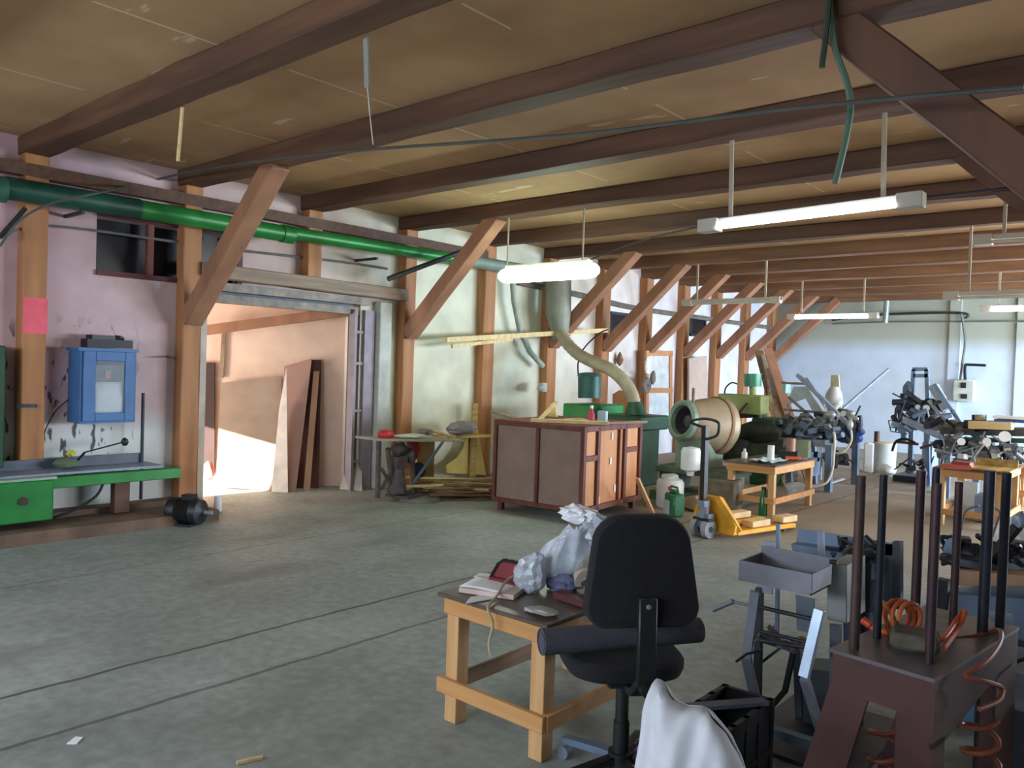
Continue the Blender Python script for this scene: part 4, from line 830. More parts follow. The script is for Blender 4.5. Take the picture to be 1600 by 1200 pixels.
# ------------------------------------------------------------------ cans and pallet jack
t = thing('white_canister', 'white plastic canister on the floor between crate and pallet jack', 'canister', AZ(1046, 792, 0))
obj('body', M().lathe((0, 0, 0), (0, 0, 1), [(0, 0), (0, .15), (.02, .165), (.3, .165), (.34, .14), (.35, .06), (.35, 0)]), WHITE, t, bevel=.0); obj('rag', M().ball((0, 0, .37), .1, (1, 1, .4), .25), mat('pale_rag', '#c8d0cc', .9), t); obj('red_label', M().box((.08, -.14, .25), (.05, .02, .05), .5), RED, t)
t = thing('green_jerrycan', 'green jerrycan with handle standing beside the white canister', 'jerrycan', AZ(1053, 806, 0), -.5)
JG = mat('jerry_green', '#2c6a48', .4, 0, .15)
obj('body', M().box((0, 0, .13), (.22, .15, .26)).box((-.02, 0, .28), (.12, .08, .04)), JG, t, bevel=.02)
obj('handle', M().tube([(-.08, 0, .26), (-.08, 0, .33), (.05, 0, .33), (.08, 0, .26)], .014, 8), JG, t); obj('label', M().box((-.04, -.078, .1), (.12, .006, .16)), mat('pale_label', '#a8b8c0'), t)
solo('brown_paper_scraps', M().ball(AZ(1080, 800, 0)+V(0, .1, .08), .14, (1.2, .8, .6), .35), mat('brown_paper', '#a08c74', .9), 'crumpled brown paper between the jerrycan and the pallet jack', 'paper')
solo('cardboard_box', M().box(AZ(1085, 795, 0)+V(.05, .35, .12), (.3, .25, .24), .3), mat('cardboard', '#b79c6e'), 'small cardboard box behind the crumpled brown paper', 'box')
t = thing('pallet_jack', 'yellow hand pallet jack with dark upright handle and two forks', 'pallet jack', (-3.72, 7.42, 0), math.radians(-12))
# local: forks along +y
for sx in (-.2, .2):
    fo = obj('fork', M().prism([(sx-.08, .1, .09), (sx+.08, .1, .09), (sx+.08, 1.0, .085), (sx+.03, 1.16, .06), (sx-.03, 1.16, .06), (sx-.08, 1.0, .085)], (0, 0, -.05)), YELLOW, t, bevel=.004)
    obj('roller', M().cyl((sx-.04, .95, .04), (sx+.04, .95, .04), .04), STEELD, fo)
obj('bulkhead', M().prism([(-.28, .02, .05), (.28, .02, .05), (.28, .06, .14), (.09, .02, .4), (-.09, .02, .4), (-.28, .06, .14)], (0, .07, 0)), YELLOW, t, bevel=.006)
obj('side_strut', M().bar((.09, .0, .4), (.28, .12, .08), .07, .05).bar((-.09, .0, .4), (-.28, .12, .08), .07, .05), YELLOW, t)
obj('pump_body', M().cyl((0, -.09, .1), (0, -.09, .32), .05).box((0, -.07, .2), (.16, .1, .08)).box((0, -.1, .34), (.1, .1, .06)), STEEL, t)
for sx in (-.07, .07):
    wl = obj('steer_wheel', M().cyl((sx-.03, -.1, .09), (sx+.03, -.1, .09), .09, n=28), mat('grey_nylon', '#8d959a', .5), t)
    obj('wheel_hub', M().cyl((sx-.034, -.1, .09), (sx+.034, -.1, .09), .03), STEELD, wl)
obj('wheel_yoke', M().box((0, -.1, .1), (.05, .06, .12)).box((0, -.1, .18), (.2, .08, .03)), BLACK, t)
hp = obj('handle_pole', M().bar((0, -.11, .36), (0, -.12, 1.12), .055), BLACK, t)
b = M().tube(smooth_pts([V(-.02, -.12, 1.10), V(-.15, -.14, 1.13), V(-.17, -.15, 1.15), V(0, -.15, 1.19), V(.17, -.15, 1.17), V(.19, -.15, 1.10), V(.15, -.14, 1.03), V(0, -.12, .98)], 5), .014, 8)
obj('handle_loop', b, STEELD, hp)
wb = mat('pallet_blocks', '#e0c090', .8, 0, .12)
R12 = Matrix.Rotation(math.radians(-12), 3, 'Z')
for (x, y, l, lab) in ((-.2, .7, .34, 'pale wood block lying on the far fork of the pallet jack'), (.2, .5, .3, 'pale wood block on the near fork close to the bulkhead'), (.2, 1.0, .26, 'pale wood block at the tip of the near fork')):
    solo('wood_block', M().box(V(-3.72, 7.42, 0)+R12 @ V(x, y, .125), (.13, l, .065), math.radians(-12)), wb, lab, 'wood block', 'wood blocks on the pallet jack', bevel=.005)
# ------------------------------------------------------------------ on the low work table
TZ = .597
def tp(u, v, z=TZ): return AZ(u, v, z)
solo('notebook', M().box((-2.47, 2.78, TZ+.012), (.27, .22, .022), .35), mat('notebook_cover', '#cdb8b4', .6), 'closed notebook under the white sheets at the near left table corner', 'notebook')
solo('paper_sheets', M().grid(lambda a, b: V(-2.47, 2.78, TZ+.026) + Matrix.Rotation(.3, 3, 'Z') @ V(.27*(a-.5), .2*(b-.5), .004*math.sin(a*5)), 6, 6), PAPER, 'white paper sheets on the near left corner of the low table', 'paper', solid=.003)
solo('paper_slip', M().prism([tp(727, 944), tp(772, 936), tp(768, 928), tp(735, 934)], (0, 0, .004)), PAPER, 'loose white paper slip at the front edge of the low table', 'paper')
solo('paper_slip', M().prism([tp(740, 902), tp(765, 905), tp(768, 898), tp(748, 896)], (0, 0, .004)), PAPER, 'small white paper behind the maroon pouch', 'paper')
t = thing('maroon_pouch', 'open maroon pouch with black border standing on the low table', 'pouch', tp(785, 915))
def pf(a, b): return V(.13*(a-.5)+.02*b, .09*(b-.5)*.6, .13*b*(1-.5*abs(a-.6)) + .01*math.sin(a*8))
obj('flap', M().grid(pf, 10, 8), mat('maroon_cloth', '#7c2f36', .8), t, solid=.012)
obj('border', M().tube([pf(0, i/8)+V(-.008, 0, 0) for i in range(9)] + [pf(i/10, 1) for i in range(1, 11)], .009, 6), BLKF, t)
obj('body', M().box((.02, .01, .02), (.16, .1, .04), .2), mat('maroon_cloth', '#7c2f36'), t, bevel=.01)
CLR = film('clear_plastic', '#dfe6f0', .55, .2); CLR2 = film('clear_plastic_bag', '#c3ccda', .75, .25)
def crumple(c, r, sc, jit, seed, sub=3):
    rr = random.Random(seed); m = M(); t_ = bmesh.ops.create_icosphere(m.b, subdivisions=sub, radius=1)
    ph = [rr.uniform(0, 6) for _ in range(9)]
    for v in t_['verts']:
        p = v.co.copy()
        k = 1 + jit*(math.sin(p.x*7+ph[0])*math.sin(p.y*9+ph[1]) + .8*math.sin(p.z*11+ph[2]+p.x*5) + rr.uniform(-.5, .5))*.6
        v.co = Vector(c) + V(p.x*sc[0], p.y*sc[1], p.z*sc[2])*r*k
    return m
b = crumple(tp(820, 925)+V(0, .03, .07), .085, (1.0, .8, 1.0), .13, 3)
for v in b.b.verts:
    if v.co.z > TZ+.1: v.co += V(.5, .1, .5)*(v.co.z-TZ-.1)
solo('plastic_bag', b, CLR2, 'crumpled clear plastic bag with grey contents, left of the tall bag', 'plastic bag', smooth=False)
b = crumple(tp(868, 928)+V(.0, .06, .04), .075, (1.3, .9, .7), .2, 7)
solo('blue_bag_contents', b, mat('blue_grey_contents', '#5d6584', .6), 'blue-grey items bunched in the foot of the tall plastic bag', 'contents')
def bagf(a, b):
    w_ = .05 + .075*math.sin(PI*min(1, .25+b*.6)) ; x = -.09 + .19*b**1.1 + (a-.5)*2*w_
    d = .05*math.sin(PI*a)
    return tp(868, 925) + V(x+.02, .04-d + .012*math.sin(a*14+b*9), .05 + .27*b + .012*math.sin(a*19+b*5))
solo('tall_plastic_bag', M().grid(bagf, 22, 22), CLR2, 'tall clear plastic bag rising towards the chair back on the low table', 'plastic bag', solid=.003, smooth=False)
solo('white_foil', crumple(tp(868, 925)+V(.075, .06, .37), .075, (1.3, .7, .55), .3, 11), PAPER, 'bright white crumpled foil sticking up at the top of the tall plastic bag', 'foil', smooth=False)
solo('grey_foil', crumple(tp(868, 925)+V(.17, .08, .30), .085, (1.0, .7, .9), .3, 12), CLR2, 'crumpled greyish plastic behind the chair edge, right of the white foil', 'plastic', smooth=False)
solo('cream_case', M().box(tp(925, 910)+V(0, .1, .06), (.2, .14, .1), .15).box(tp(925, 910)+V(0, .12, .15), (.2, .12, .05), .1), mat('cream_case', '#b6bcae', .5), 'pale grey-green plastic case half hidden behind the chair back', 'case', bevel=.015)
solo('grey_tape_roll', M().lathe(tp(900, 930)+V(.0, .06, .06), (.8, -.6, 0), [(0, .03), (0, .06), (.05, .06), (.05, .03), (0, .03)]), mat('beige_tape', '#b8aca0', .6), 'beige tape roll standing between tall bag and pale case', 'tape roll')
solo('red_black_tool', M().box(tp(905, 948)+V(0, .02, .02), (.3, .06, .03), -.1), mat('dark_red_tool', '#54222a', .5), 'dark red flat tool lying at the foot of the plastic bags', 'tool')
solo('white_scraps', crumple(tp(838, 965)+V(-.02, .06, .012), .05, (1.6, 1, .25), .3, 15, 2), mat('pale_scrap', '#aab0a8', .7), 'thin pale plastic scrap lying at the front of the low table', 'scrap')
solo('table_strap', M().tube(smooth_pts([tp(805, 918)+V(0, 0, .06), tp(790, 925)+V(0, 0, .05), tp(776, 938)+V(0, 0, .02), tp(772, 948)+V(-.0, -.04, .005), AY(770, 975, 2.55), AY(764, 1005, 2.55), AY(767, 1025, 2.56)], 5), .006, 6), mat('beige_cord', '#b8a888', .8), 'beige cord looping off the front edge of the low table', 'cord')
# ------------------------------------------------------------------ office chair
t = thing('office_chair', 'black office chair seen from behind, with tall rounded backrest', 'chair', (-1.70, 2.70, 0), math.radians(50))
# local: faces +y, back at -y
def rr_poly(w, h, z0, y, taper=.75, n=6):
    P = []
    for (cx_, cz, a0, r) in ((w/2*taper-.09, z0+h-.12, 0, .12), (-(w/2*taper-.09), z0+h-.12, 90, .12), (-(w/2-.07), z0+.07, 180, .07), (w/2-.07, z0+.07, 270, .07)):
        for k in range(n+1):
            a = math.radians(a0 + 90*k/n); P.append(V(cx_+r*math.cos(a), y, cz+r*math.sin(a)))
    return P
def cushion(layers, w, h, z0, taper):
    m = M(); rings = []
    for y, s_ in layers:
        P = rr_poly(w, h, z0, y, taper); c = V(0, y, z0+h/2)
        rings.append([m.b.verts.new(c + (p-c)*s_ + V(0, -.03*math.cos((p.x)/w*PI)*1 + .05*((p.z-z0)/h), 0)) for p in P])
    for i in range(len(rings)-1):
        n = len(rings[i])
        for k in range(n): m.b.faces.new((rings[i][k], rings[i][(k+1) % n], rings[i+1][(k+1) % n], rings[i+1][k]))
    m.b.faces.new(rings[0][::-1]); m.b.faces.new(rings[-1]); return m
br = obj('backrest', cushion([(-.235, .88), (-.232, .96), (-.215, 1), (-.17, 1), (-.14, .93)], .44, .41, .70, .72), BLKF, t)
obj('backrest_bolt', M().lathe((-.0, -.272, .79), (0, -1, 0), [(0, .01), (.004, .009), (.007, 0)]), STEEL, br)
obj('seat', M().grid(lambda a, b: V((a-.5)*.47, -.16+b*.45, .46), 1, 1), BLKF, t) if False else None
def seat_m():
    m = M(); rings = []
    for z, s_ in ((.445, .82), (.46, .95), (.49, 1), (.515, 1), (.53, .95), (.535, .8)):
        ring = []
        for k in range(32):
            a = 2*PI*k/32; ca, sa = math.cos(a), math.sin(a)
            ring.append(m.b.verts.new(V(.24*math.copysign(abs(ca)**.6, ca)*s_, .07+.23*math.copysign(abs(sa)**.6, sa)*s_, z)))
        rings.append(ring)
    for i in range(len(rings)-1):
        for k in range(32): m.b.faces.new((rings[i][k], rings[i][(k+1) % 32], rings[i+1][(k+1) % 32], rings[i+1][k]))
    m.b.faces.new(rings[0][::-1]); m.b.faces.new(rings[-1]); return m
obj('seat', seat_m(), BLKF, t)
obj('back_bar', M().bar((0, -.255, .82), (0, -.27, .5), .07, .03).bar((0, -.27, .52), (0, -.16, .43), .06, .03).bar((0, -.16, .43), (0, .05, .43), .06, .03), BLACK, t, bevel=.005)
obj('mechanism', M().box((0, .03, .43), (.16, .2, .05)), BLACK, t, bevel=.01)
obj('adjust_knob', M().cyl((0, -.26, .49), (0, -.3, .49), .025), BLACK, t)
obj('gas_column', M().cyl((0, .0, .1), (0, .0, .25), .032).cyl((0, 0, .25), (0, 0, .43), .026), BLACK, t)
hub = obj('base_hub', M().cyl((0, 0, .06), (0, 0, .13), .05), BLACK, t)
for k in range(5):
    a = math.radians(128 + 72*k); d = V(math.cos(a), math.sin(a), 0)
    l = obj('base_leg', M().bar(d*.03+V(0, 0, .105), d*.29+V(0, 0, .08), .045, .03), STEELB if k == 0 else BLACK, t, bevel=.004)
    obj('caster', M().cyl(d*.28+V(0, 0, .028)-V(-d.y, d.x, 0)*.02, d*.28+V(0, 0, .028)+V(-d.y, d.x, 0)*.02, .028).cyl(d*.28+V(0, 0, .03), d*.28+V(0, 0, .075), .01), STEEL, l)
solo('foam_roll', M().tube([AZ(846, 1003, .605), AZ(1092, 984, .605)], .05, 20, close=False).tube([AZ(846, 1003, .605), AZ(1092, 984, .605)], .035, 20).tube([AZ(846, 1003, .605)+V(.002, .003, 0), AZ(846, 1003, .605)+V(.004, .006, 0)], [.05, .049], 20), mat('grey_foam', '#4a4c57', .9, 0, .12, 30), 'rolled dark grey foam mat lying across the chair seat, jutting out left', 'foam roll')
# ------------------------------------------------------------------ white sack and black crate (near)
OUT = [(0, .70), (.04, .745), (.1, .80), (.16, .80), (.3, .765), (.42, .755), (.55, .765), (.7, .75), (.8, .725), (.9, .68), (.97, .62), (1, .55)]
def otop(a):
    for (a0, z0_), (a1, z1_) in zip(OUT, OUT[1:]):
        if a <= a1: return z0_ + (z1_-z0_)*(a-a0)/(a1-a0)
    return OUT[-1][1]
def sackf(a, b):
    # a: 0..1 front left to right, 1..2 back right to left ; b: floor .. folded top edge
    q = a*2; s_ = q if q <= 1 else 2-q; sgn = -1 if q <= 1 else 1
    zt = otop(s_); z = zt*b
    th_ = .11*math.sqrt(max(0, 1-(2*s_-1)**2))*(1-b**4)**.5 + .004
    x = -1.145 + .315*s_ + .012*(1-b)*math.sin(6*s_) + (.02*(s_-.5) if b < .7 else 0)
    w_ = .010*math.sin(15*s_+6*b) + .008*math.sin(31*s_-4*b)*(1-b*.4) + .006*math.sin(23*b+9*s_)
    return V(x, 1.93 + sgn*(th_+.0) + w_*(1 if sgn < 0 else .5), z)
solo('white_sack', M().grid(sackf, 72, 40), mat('white_woven_sack', '#cfd3de', .85, 0, .05, 30), 'white woven sack in the foreground, right below the office chair', 'sack', solid=.004)
t = thing('black_plastic_crate', 'black plastic crate on the floor behind the white sack', 'crate', (-1.37, 2.90, 0), math.radians(0))
b = M()
for z0, z1 in ((0, .02), (.12, .15), (.29, .34)):
    b.span((-.11, -.24, z0), (-.09, .24, z1)).span((.09, -.24, z0), (.11, .24, z1)).span((-.11, -.24, z0), (.11, -.22, z1)).span((-.11, .22, z0), (.11, .24, z1))
b.span((-.107, -.237, .01), (-.097, .237, .3)).span((.097, -.237, .01), (.107, .237, .3)).span((-.1, -.237, .01), (.1, -.227, .3)).span((-.1, .227, .01), (.1, .237, .3))
for x in (-.1, .1):
    for y in (-.23, -.11, 0, .11, .23): b.box((x, y, .17), (.022, .03, .34))
b.span((-.11, -.24, 0), (.11, .24, .012))
obj('body', b, BLACK, t)
obj('grey_bar', M().bar((-.1, -.1, .345), (.1, .18, .345), .05, .015), mat('crate_bar', '#59606c'), t)
# ------------------------------------------------------------------ tray machine
t = thing('tray_stand_machine', 'grey steel stand machine with open tray and bent legs', 'machine', (-1.3, 3.5, 0), world=True)
f = lambda u, v, y=3.3: AY(u, v, y)
y1, y2 = 3.2, 3.42
A, B, C_, D = f(1155, 876, y1), f(1269, 897, y1), f(1269, 930, y1), f(1158, 908, y1)
z1, z0 = (A.z+B.z)/2, (C_.z+D.z)/2; xa, xb = A.x, B.x; th = .006
b = M().span((xa, y1, z0), (xb, y1+th, z1)).span((xa, y1, z0), (xa+th, y2, z1)).span((xb-th, y1, z0), (xb, y2, z1)).span((xa, y1, z0), (xb, y2, z0+th))
b.prism([(xa, y2, z0), (xb, y2, z0), (xb, y2, z1+.03), (xa, y2, z1+.03)], (0, th, 0))
obj('tray', b, mat('dull_tray_steel', '#8b8e9a', .5, .3, .18, 8), t)
obj('tray_pin', M().cyl((xb, y2-.02, z1+.02), (xb+.03, y2-.02, z1+.02), .01), BLACK, t)
obj('end_plate', M().span((xa-.0, y2+.02, z0-.1), (xa+.05, y2+.03, z1+.05)), mat('lilac_steel', '#9aa0b8', .5, .3), t)
LS = mat('bent_leg_steel', '#8f95a4', .5, .4, .2, 9)
obj('front_leg', M().bar(f(1180, 924), f(1166, 1030), .04, .012, up=(0, 1, 0)).bar(f(1166, 1028), f(1189, 1130, 3.4), .045, .014, up=(0, 1, 0)), LS, t)
obj('front_leg', M().bar(f(1187, 918, 3.45), f(1183, 1110, 3.45), .03), STEELD, t)
obj('zinc_tube', M().bar(f(1281, 952, 3.2), f(1256, 1058, 3.15), .04, .03, up=(0, 1, 0)), ZINC, t, bevel=.002)
obj('zinc_tube_foot', M().bar(f(1257, 1060, 3.17), f(1284, 1148, 3.4), .032, .03, up=(0, 1, 0)), LS, t)
obj('back_strap', M().bar(f(1240, 1018, 3.6), f(1226, 1082, 3.6), .02, .03, up=(0, 1, 0)).bar(f(1226, 1080, 3.6), f(1188, 1125, 3.5), .02, .04, up=(0, 1, 0)), BLACK, t)
obj('base_bar', M().bar(f(1186, 1136, 3.4), f(1300, 1172, 3.35), .045, .04), mat('base_bar_steel', '#5f7488', .5, .4), t)
obj('cross_rod', M().cyl(f(1186, 948), f(1272, 968), .009).cyl(f(1184, 985), f(1262, 1004), .008).cyl(f(1186, 1000), f(1262, 1012), .008).cyl(f(1190, 990), f(1240, 1020), .007), STEELD, t)
obj('slide_bar', M().bar(f(1180, 990, 3.5), f(1262, 1015, 3.5), .02).bar(f(1190, 1000, 3.35), f(1242, 1016, 3.4), .018).bar(f(1190, 1035, 3.5), f(1225, 1008, 3.5), .012), STEELD, t)
obj('crank_handle', M().cyl(f(1172, 946), f(1144, 940), .006).cyl(f(1144, 940), f(1114, 953), .011).ball(f(1144, 940), .013), STEEL, t)
obj('foot_crank', M().bar(f(1190, 1016, 3.3), f(1166, 1022, 3.25), .009).bar(f(1166, 1022, 3.25), f(1150, 1034, 3.2), .008), STEELD, t)
obj('thin_post', M().bar(f(1216, 818, 3.6), f(1214, 1000, 3.6), .016), STEELB, t)
obj('wide_post', M().bar(f(1282, 828, 3.7), f(1284, 880, 3.7), .03, .01), STEEL, t)
obj('side_box', M().prism([f(1292, 880, 3.5), f(1323, 882, 3.5), f(1323, 975, 3.5), f(1292, 968, 3.5)], (0, .25, 0)), mat('pale_grey_box', '#9aa0a0', .6, .2), t, bevel=.004)
obj('hanging_plate', M().prism([f(1243, 930, 3.55), f(1272, 936, 3.55), f(1270, 990, 3.55), f(1245, 985, 3.55)], (0, .01, 0)), STEEL, t)
obj('back_plate', M().prism([f(1247, 826, 4.1), f(1404, 850, 4.1), f(1404, 870, 4.1), f(1244, 846, 4.1)], (0, .01, 0)), STEELB, t)
obj('back_plate', M().prism([f(1236, 850, 4.0), f(1322, 862, 4.0), f(1322, 880, 4.0), f(1240, 866, 4.0)], (0, .08, 0)), STEELB, t)
obj('back_plate', M().prism([f(1345, 850, 4.1), f(1400, 850, 4.1), f(1404, 945, 4.1), f(1345, 990, 4.1)], (0, .02, 0)), STEELB, t)
obj('back_edge', M().bar(f(1403, 846, 4.05), f(1403, 950, 4.05), .035, .05, up=(0, 1, 0)), STEELD, t)
obj('inner_column', M().bar(f(1332, 875, 3.9), f(1334, 1150, 3.9), .07, .06, up=(0, 1, 0)).bar(f(1355, 880, 3.95), f(1352, 1000, 3.95), .03), mat('column_dark_blue', '#3c4a5c', .5, .3, .3), t)
obj('inner_plate', M().prism([f(1352, 905, 3.95), f(1378, 908, 3.95), f(1378, 960, 3.95), f(1352, 956, 3.95)], (0, .01, 0)), STEEL, t)
obj('gear_cluster', M().ball(f(1352, 862, 3.95), .04, (1.2, 1, .8), .2).ball(f(1330, 866, 3.9), .035, (1, 1, 1), .2).cyl(f(1318, 866, 3.9), f(1372, 852, 4.0), .012), STEELD, t)
obj('rear_leg', M().bar(f(1246, 1000, 3.8), f(1250, 1125, 3.8), .035).bar(f(1306, 975, 3.6), f(1306, 1160, 3.5), .04), STEELD, t)
obj('foot_plate', M().span((-1.52, 3.35, 0), (-1.0, 4.1, .02)), STEELD, t)
mech('mechanism', t, MUD, f(1225, 1000, 3.4), (.11, .04, .03), 12, 61, .35)
mech('mechanism', t, STEELD, f(1330, 862, 4.0), (.13, .03, .05), 12, 62, .4)
obj('lower_tank', M().prism([f(1252, 1045, 3.75), f(1310, 1050, 3.75), f(1310, 1150, 3.75), f(1256, 1140, 3.75)], (0, .2, 0)), mat('dark_grey_tank', '#48525c', .6, .2), t)  # tank in dark blue-grey
# ------------------------------------------------------------------ rod stand
PZ = .75; SR = math.radians(-7); SO = V(-.585, 2.665, 0); SRM = Matrix.Rotation(SR, 3, 'Z')
t = thing('rod_stand', 'brown painted steel stand with splayed legs and upright steel rods', 'stand', SO, SR)
SW, SD = .31, .79                      # local: x -SW..0, y 0..SD
obj('top_plate', M().span((-SW-.01, -.01, PZ-.012), (.01, SD+.01, PZ)), mat('worn_grey_top', '#6a6468', .4, .4, .3, 8), t)
for yy, nm in ((0, 'front_trestle'), (SD-.012, 'rear_trestle')):
    m = M(); th_ = V(0, .012, 0)
    m.prism([(-SW, yy, PZ-.012), (-SW, yy, PZ-.10), (-.19, yy, PZ-.135), (-.10, yy, PZ-.135), (0, yy, PZ-.10), (0, yy, PZ-.012)], th_)
    m.prism([(-SW, yy, PZ-.10), (-SW-.17, yy, 0), (-SW-.03, yy, 0), (-.19, yy, PZ-.135)], th_)
    m.prism([(-.10, yy, PZ-.135), (-.10, yy, 0), (0, yy, 0), (0, yy, PZ-.10)], th_)
    obj(nm, m, RUSTB, t)
obj('side_apron', M().prism([(0, 0, PZ-.012), (0, 0, PZ-.22), (0, .12, PZ-.22), (0, .45, PZ-.15), (0, SD, PZ-.12), (0, SD, PZ-.012)], (.01, 0, 0)), RUSTB, t)
obj('side_leg', M().span((0, 0, 0), (.01, .10, PZ-.2)), RUSTB, t)
obj('side_leg', M().span((0, SD-.22, 0), (.01, SD, PZ-.12)), RUSTB, t)
RD = mat('rusty_rod', '#4c3a36', .55, .3, .25, 14); RD2 = mat('blue_black_rod', '#2a2e3a', .5, .4, .25, 14); RD3 = mat('purple_brown_rod', '#3e2a30', .5, .3, .2, 14)
for ub, vb, ut, vt, r, mt_ in ((1334, 1013, 1330, 742, .0165, RD), (1370, 997, 1370, 741, .0135, RD2), (1429, 978, 1434, 735, .017, RD3), (1452, 1036, 1458, 755, .0145, RD3),
                            (1488, 990, 1487, 752, .0135, RD3), (1535, 990, 1538, 735, .0185, RD2), (1562, 980, 1568, 738, .016, RD2), (1452, 985, 1454, 730, .014, RD2)):
    p0 = AZ(ub, vb, PZ); p1 = AY(ut, vt, p0.y); l0 = SRM.inverted() @ (p0-SO); l0.x = min(max(l0.x, -SW+.02), -.012); l0.y = min(max(l0.y, .015), SD-.015)
    obj('rod', M().cyl(l0, V(l0.x, l0.y, p1.z), r, n=14), mt_, t)
obj('brick_weight', M().box((-.72, 3.0, PZ+.04), (.22, .2, .08), .3), mat('mossy_block', '#5a564a', .9, 0, .3, 12), t) if False else None
solo('stone_weight', M().box((-.70, 2.92, PZ+.0275), (.15, .14, .055), .25), mat('mossy_block', '#5d584c', .9, 0, .3, 14), 'flat mossy block lying among the rods on the brown stand', 'block', bevel=.015)
def helix(P, r, turns, n=14, rx=None):
    pts = []; P = [Vector(p) for p in P]; tot = turns*n
    for k in range(tot+1):
        s_ = k/tot*(len(P)-1); i = min(int(s_), len(P)-2); c = P[i].lerp(P[i+1], s_-i); d = (P[i+1]-P[i]).normalized()
        a = V(0, 0, 1) if abs(d.z) < .8 else V(0, 1, 0)
        u = d.cross(a).normalized(); w_ = d.cross(u); an = 2*PI*k/n
        pts.append(c + (u*math.cos(an)+w_*math.sin(an))*r)
    return pts
t = thing('orange_spiral_hose', 'coiled orange air hose heaped on the stand and hanging down its right side', 'hose', (-.6, 3.1, .78), world=True)
g = lambda u, v, y: AY(u, v, y)
obj('coil', M().tube(helix([g(1378, 968, 3.0), g(1398, 962, 3.02), g(1410, 964, 3.0), g(1424, 968, 2.98)], .055, 4), .008, 8), mat('faded_orange_hose', '#c46438', .5), t)
obj('coil', M().tube(smooth_pts([g(1352, 972, 3.0), g(1370, 985, 3.0), g(1400, 990, 2.98), g(1440, 985, 3.0), g(1470, 1000, 2.95), g(1500, 960, 3.2), g(1508, 958, 3.2), g(1495, 985, 3.1), g(1475, 1013, 2.9)], 6), .008, 8), ORANGE, t)
obj('coil', M().tube(smooth_pts([g(1475, 1000, 3.1), g(1520, 995, 3.2), g(1560, 985, 3.3), g(1562, 1005, 3.1), g(1540, 1035, 2.9), g(1508, 1057, 2.8), g(1540, 1065, 2.85), g(1565, 1075, 2.95), g(1560, 1095, 2.9), g(1530, 1108, 2.8)], 6), .008, 8), mat('dull_orange_hose', '#8c4a36', .5), t)
obj('hanging_coil', M().tube(helix([(-.515, 3.0, .55), (-.50, 3.02, .3), (-.50, 3.0, .05)], .055, 6), .008, 8), mat('dull_orange_hose', '#a8563a'), t)
obj('hanging_coil', M().tube(helix([(-.76, 2.85, .5), (-.76, 2.85, .02)], .05, 5), .008, 8), mat('dull_orange_hose', '#8c4a36'), t)
obj('hose_end', M().cyl(g(1347, 968, 3.0), g(1360, 977, 3.0), .014), mat('orange_red_tip', '#c8452c', .4), t)
# ------------------------------------------------------------------ machine at right behind the rods
t = thing('cable_machine', 'blue-grey steel machine with black cables on top, right behind the rods', 'machine', (-.85, 4.6, 0), world=True)
f = lambda u, v, y=4.4: AY(u, v, y)
obj('body', M().prism([f(1486, 925), f(1640, 935), f(1640, 1010), f(1486, 985)], (0, .5, 0)), STEELB, t, bevel=.01)
obj('lower_body', M().prism([f(1505, 985), f(1560, 990), f(1560, 1130), f(1505, 1120)], (0, .4, 0)), STEEL, t)
obj('leg', M().bar(f(1475, 905), f(1470, 965), .05, .06).bar(f(1488, 990, 4.3), f(1488, 1150, 4.3), .06), STEELD, t)
obj('leg', M().bar(f(1600, 985, 4.5), f(1600, 1150, 4.5), .06), STEELD, t)
obj('blue_panel', M().prism([f(1480, 1040, 4.3), f(1522, 1040, 4.3), f(1522, 1175, 4.3), f(1480, 1165, 4.3)], (0, .03, 0)), mat('light_blue_panel', '#5f8db0', .5), t)
obj('table_board', M().prism([f(1490, 890, 4.3), f(1640, 903, 4.3), f(1640, 915, 4.3), f(1490, 915, 4.3)], (0, .5, 0)), W_PLY, t)
obj('side_plate', M().prism([f(1478, 842), f(1500, 838), f(1496, 880), f(1470, 878)], (0, .04, 0)), STEELB, t)
obj('top_cover', M().bar(f(1500, 895, 4.5), f(1640, 870, 4.5), .15, .05).bar(f(1570, 850, 4.7), f(1640, 862, 4.7), .2, .08), mat('grey_top_cover', '#5c646c', .5, .3), t)
kb = mat('black_cable_heap', '#22262e', .5, 0, .3)
b = M()
rk = random.Random(5)
for k in range(12):
    u, v = rk.uniform(1480, 1600), rk.uniform(850, 885)
    b.tube(smooth_pts([f(u, v, 4.5), f(u+rk.uniform(-25, 25), v-rk.uniform(0, 20), 4.4), f(u+rk.uniform(-30, 40), v+rk.uniform(-15, 10), 4.45), f(u+rk.uniform(-40, 60), v+rk.uniform(0, 15), 4.5)], 5), .012, 6)
obj('cable_bundle', b, kb, t)
obj('clamp_head', M().ball(f(1505, 862, 4.5), .07, (1.4, 1, .7), .25).ball(f(1530, 872, 4.5), .06, (1.5, 1, .6), .25).ball(f(1515, 878, 4.4), .07, (1.8, 1, .5), .2).box(f(1500, 845, 4.5), (.09, .08, .04), .3), mat('dark_head', '#2f3640'), t)
obj('lever_arm', M().bar(f(1540, 880, 4.4), f(1590, 822, 4.3), .035), BLACK, t); obj('lever_tip', M().ball(f(1594, 812, 4.3), .03, (1, 1, 1.3), .2), STEEL, t)
obj('wire_hoop', M().tube(smooth_pts([f(1500, 835, 4.5), f(1508, 800, 4.5), f(1530, 790, 4.5)], 6), .006, 6).tube(smooth_pts([f(1548, 845, 4.5), f(1558, 815, 4.5), f(1562, 800, 4.5), f(1545, 790, 4.5)], 6), .006, 6), CBG, t)
solo('white_cloth', crumple(AY(1592, 850, 4.75), .15, (.9, .6, .9), .15, 21), mat('white_cloth', '#e6e6e0', .9), 'white cloth heap on the cable machine at the right photo edge', 'cloth')
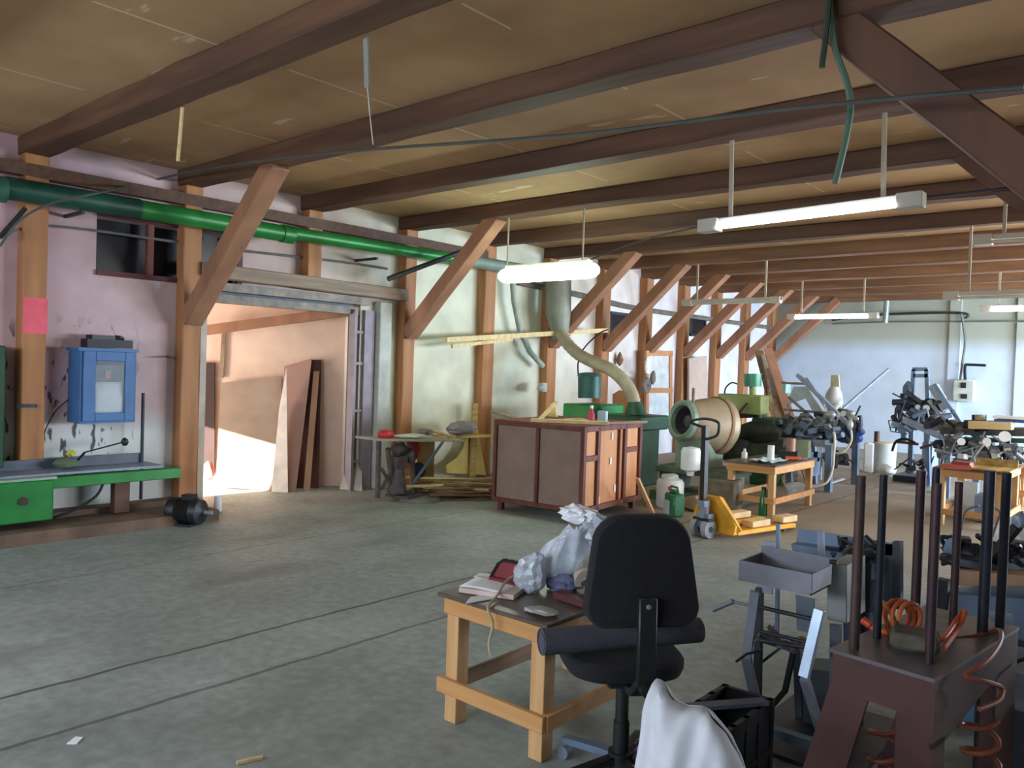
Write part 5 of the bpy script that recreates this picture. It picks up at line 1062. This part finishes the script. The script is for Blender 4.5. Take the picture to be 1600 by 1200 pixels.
solo('sawdust_heap', crumple(AZ(1590, 810, 0)+V(0, 0, .05), .5, (1.2, .8, .14), .15, 22), mat('sawdust', '#d8c8a8', .95), 'pale sawdust heap on the floor under the pine stool', 'sawdust')['kind'] = 'stuff'
t = thing('grey_grinder', 'grey-blue machine block low at the right photo edge, partly hidden', 'machine', (-.45, 3.9, 0), world=True)
obj('body', M().span((-.66, 3.75, 0), (-.3, 4.2, .35)), STEELD, t, bevel=.01); obj('top_block', M().span((-.62, 3.7, .35), (-.3, 4.1, .5)), mat('grey_unit', '#727a82', .4, .4, .3, 12), t, bevel=.01)
obj('bracket', M().box((-.6, 3.72, .62), (.12, .03, .2), .3), ZINC, t); obj('cable', M().tube(smooth_pts([V(-.62, 3.7, .6), V(-.55, 3.6, .55), V(-.45, 3.6, .6), V(-.35, 3.65, .5)], 5), .008, 6), CBL, t)
# steel lattice on the floor under tray machine
t = thing('steel_floor_frame', 'low dark steel frame on the floor in front of the bent-leg machine', 'frame', (-1.1, 2.9, 0), world=True)
obj('frame_bar', M().bar((-1.35, 3.2, .03), (-.95, 2.35, .03), .03), STEELD, t); obj('frame_bar', M().bar((-1.0, 3.25, .03), (-.75, 2.5, .03), .03), STEELD, t); obj('cross_bar', M().bar((-1.2, 2.95, .045), (-.9, 3.0, .045), .03), STEELD, t)
# floor scraps
solo('paper_scrap', M().prism([AZ(104, 1163), AZ(118, 1152), AZ(130, 1153), AZ(120, 1163)], (0, 0, .004)), PAPER, 'small white paper scrap on the floor at the bottom left', 'paper scrap')
solo('bright_floor_lath', M().bar(AZ(370, 1192, .008), AZ(410, 1183, .008), .015, .012), W_PALE, 'tiny pale splinter on the floor at the bottom photo edge', 'splinter')
solo('floor_strip', M().bar(AZ(1297, 755, .01), AZ(1318, 748, .01), .05, .015), WHITE, 'small white strip on the floor below the blue motor machine', 'strip')
# ------------------------------------------------------------------ light
def area(name, loc, size, rot, power, col):
    l = bpy.data.lights.new(name, 'AREA'); l.shape = 'RECTANGLE'; l.size, l.size_y = size; l.energy = power; l.color = col
    o = bpy.data.objects.new(name, l); o.location = loc; o.rotation_euler = rot; COL.objects.link(o); return o
for k, y in enumerate((10.8, 14.0, 17.2)):
    area('window_daylight', (ROOMX+.1, y, 1.78), (1.6, 2.4), (0, PI/2, 0), (260, 320, 620)[k], ((.92, .95, 1), (.80, .90, 1), (.52, .75, 1))[k])
area('rear_window_daylight', (-4.2, YB+.05, 1.9), (6.5, 1.6), (PI/2-.3, 0, 0), 260, (.80, .90, 1))
area('annex_daylight', (-9.75, 1.6, 1.1), (1.0, 1.8), (PI/2, 0, 0), 60, (1, .93, .82))
sun = bpy.data.lights.new('sun', 'SUN'); sun.energy = 22; sun.angle = .009; sun.color = (1, .95, .86)
so = bpy.data.objects.new('sun', sun); so.rotation_euler = V(.06, .8, -.30).to_track_quat('-Z', 'Y').to_euler(); COL.objects.link(so)
wd = bpy.data.worlds.new('world'); S.world = wd; wd.use_nodes = True
wd.node_tree.nodes['Background'].inputs[0].default_value = (.62, .78, 1, 1); wd.node_tree.nodes['Background'].inputs[1].default_value = 1.0
S.view_settings.view_transform = 'Standard'; S.view_settings.look = 'None'; S.view_settings.gamma = 1; S.view_settings.exposure = 0.92
for o in list(bpy.data.objects):
    if '_w' in o: del o['_w']
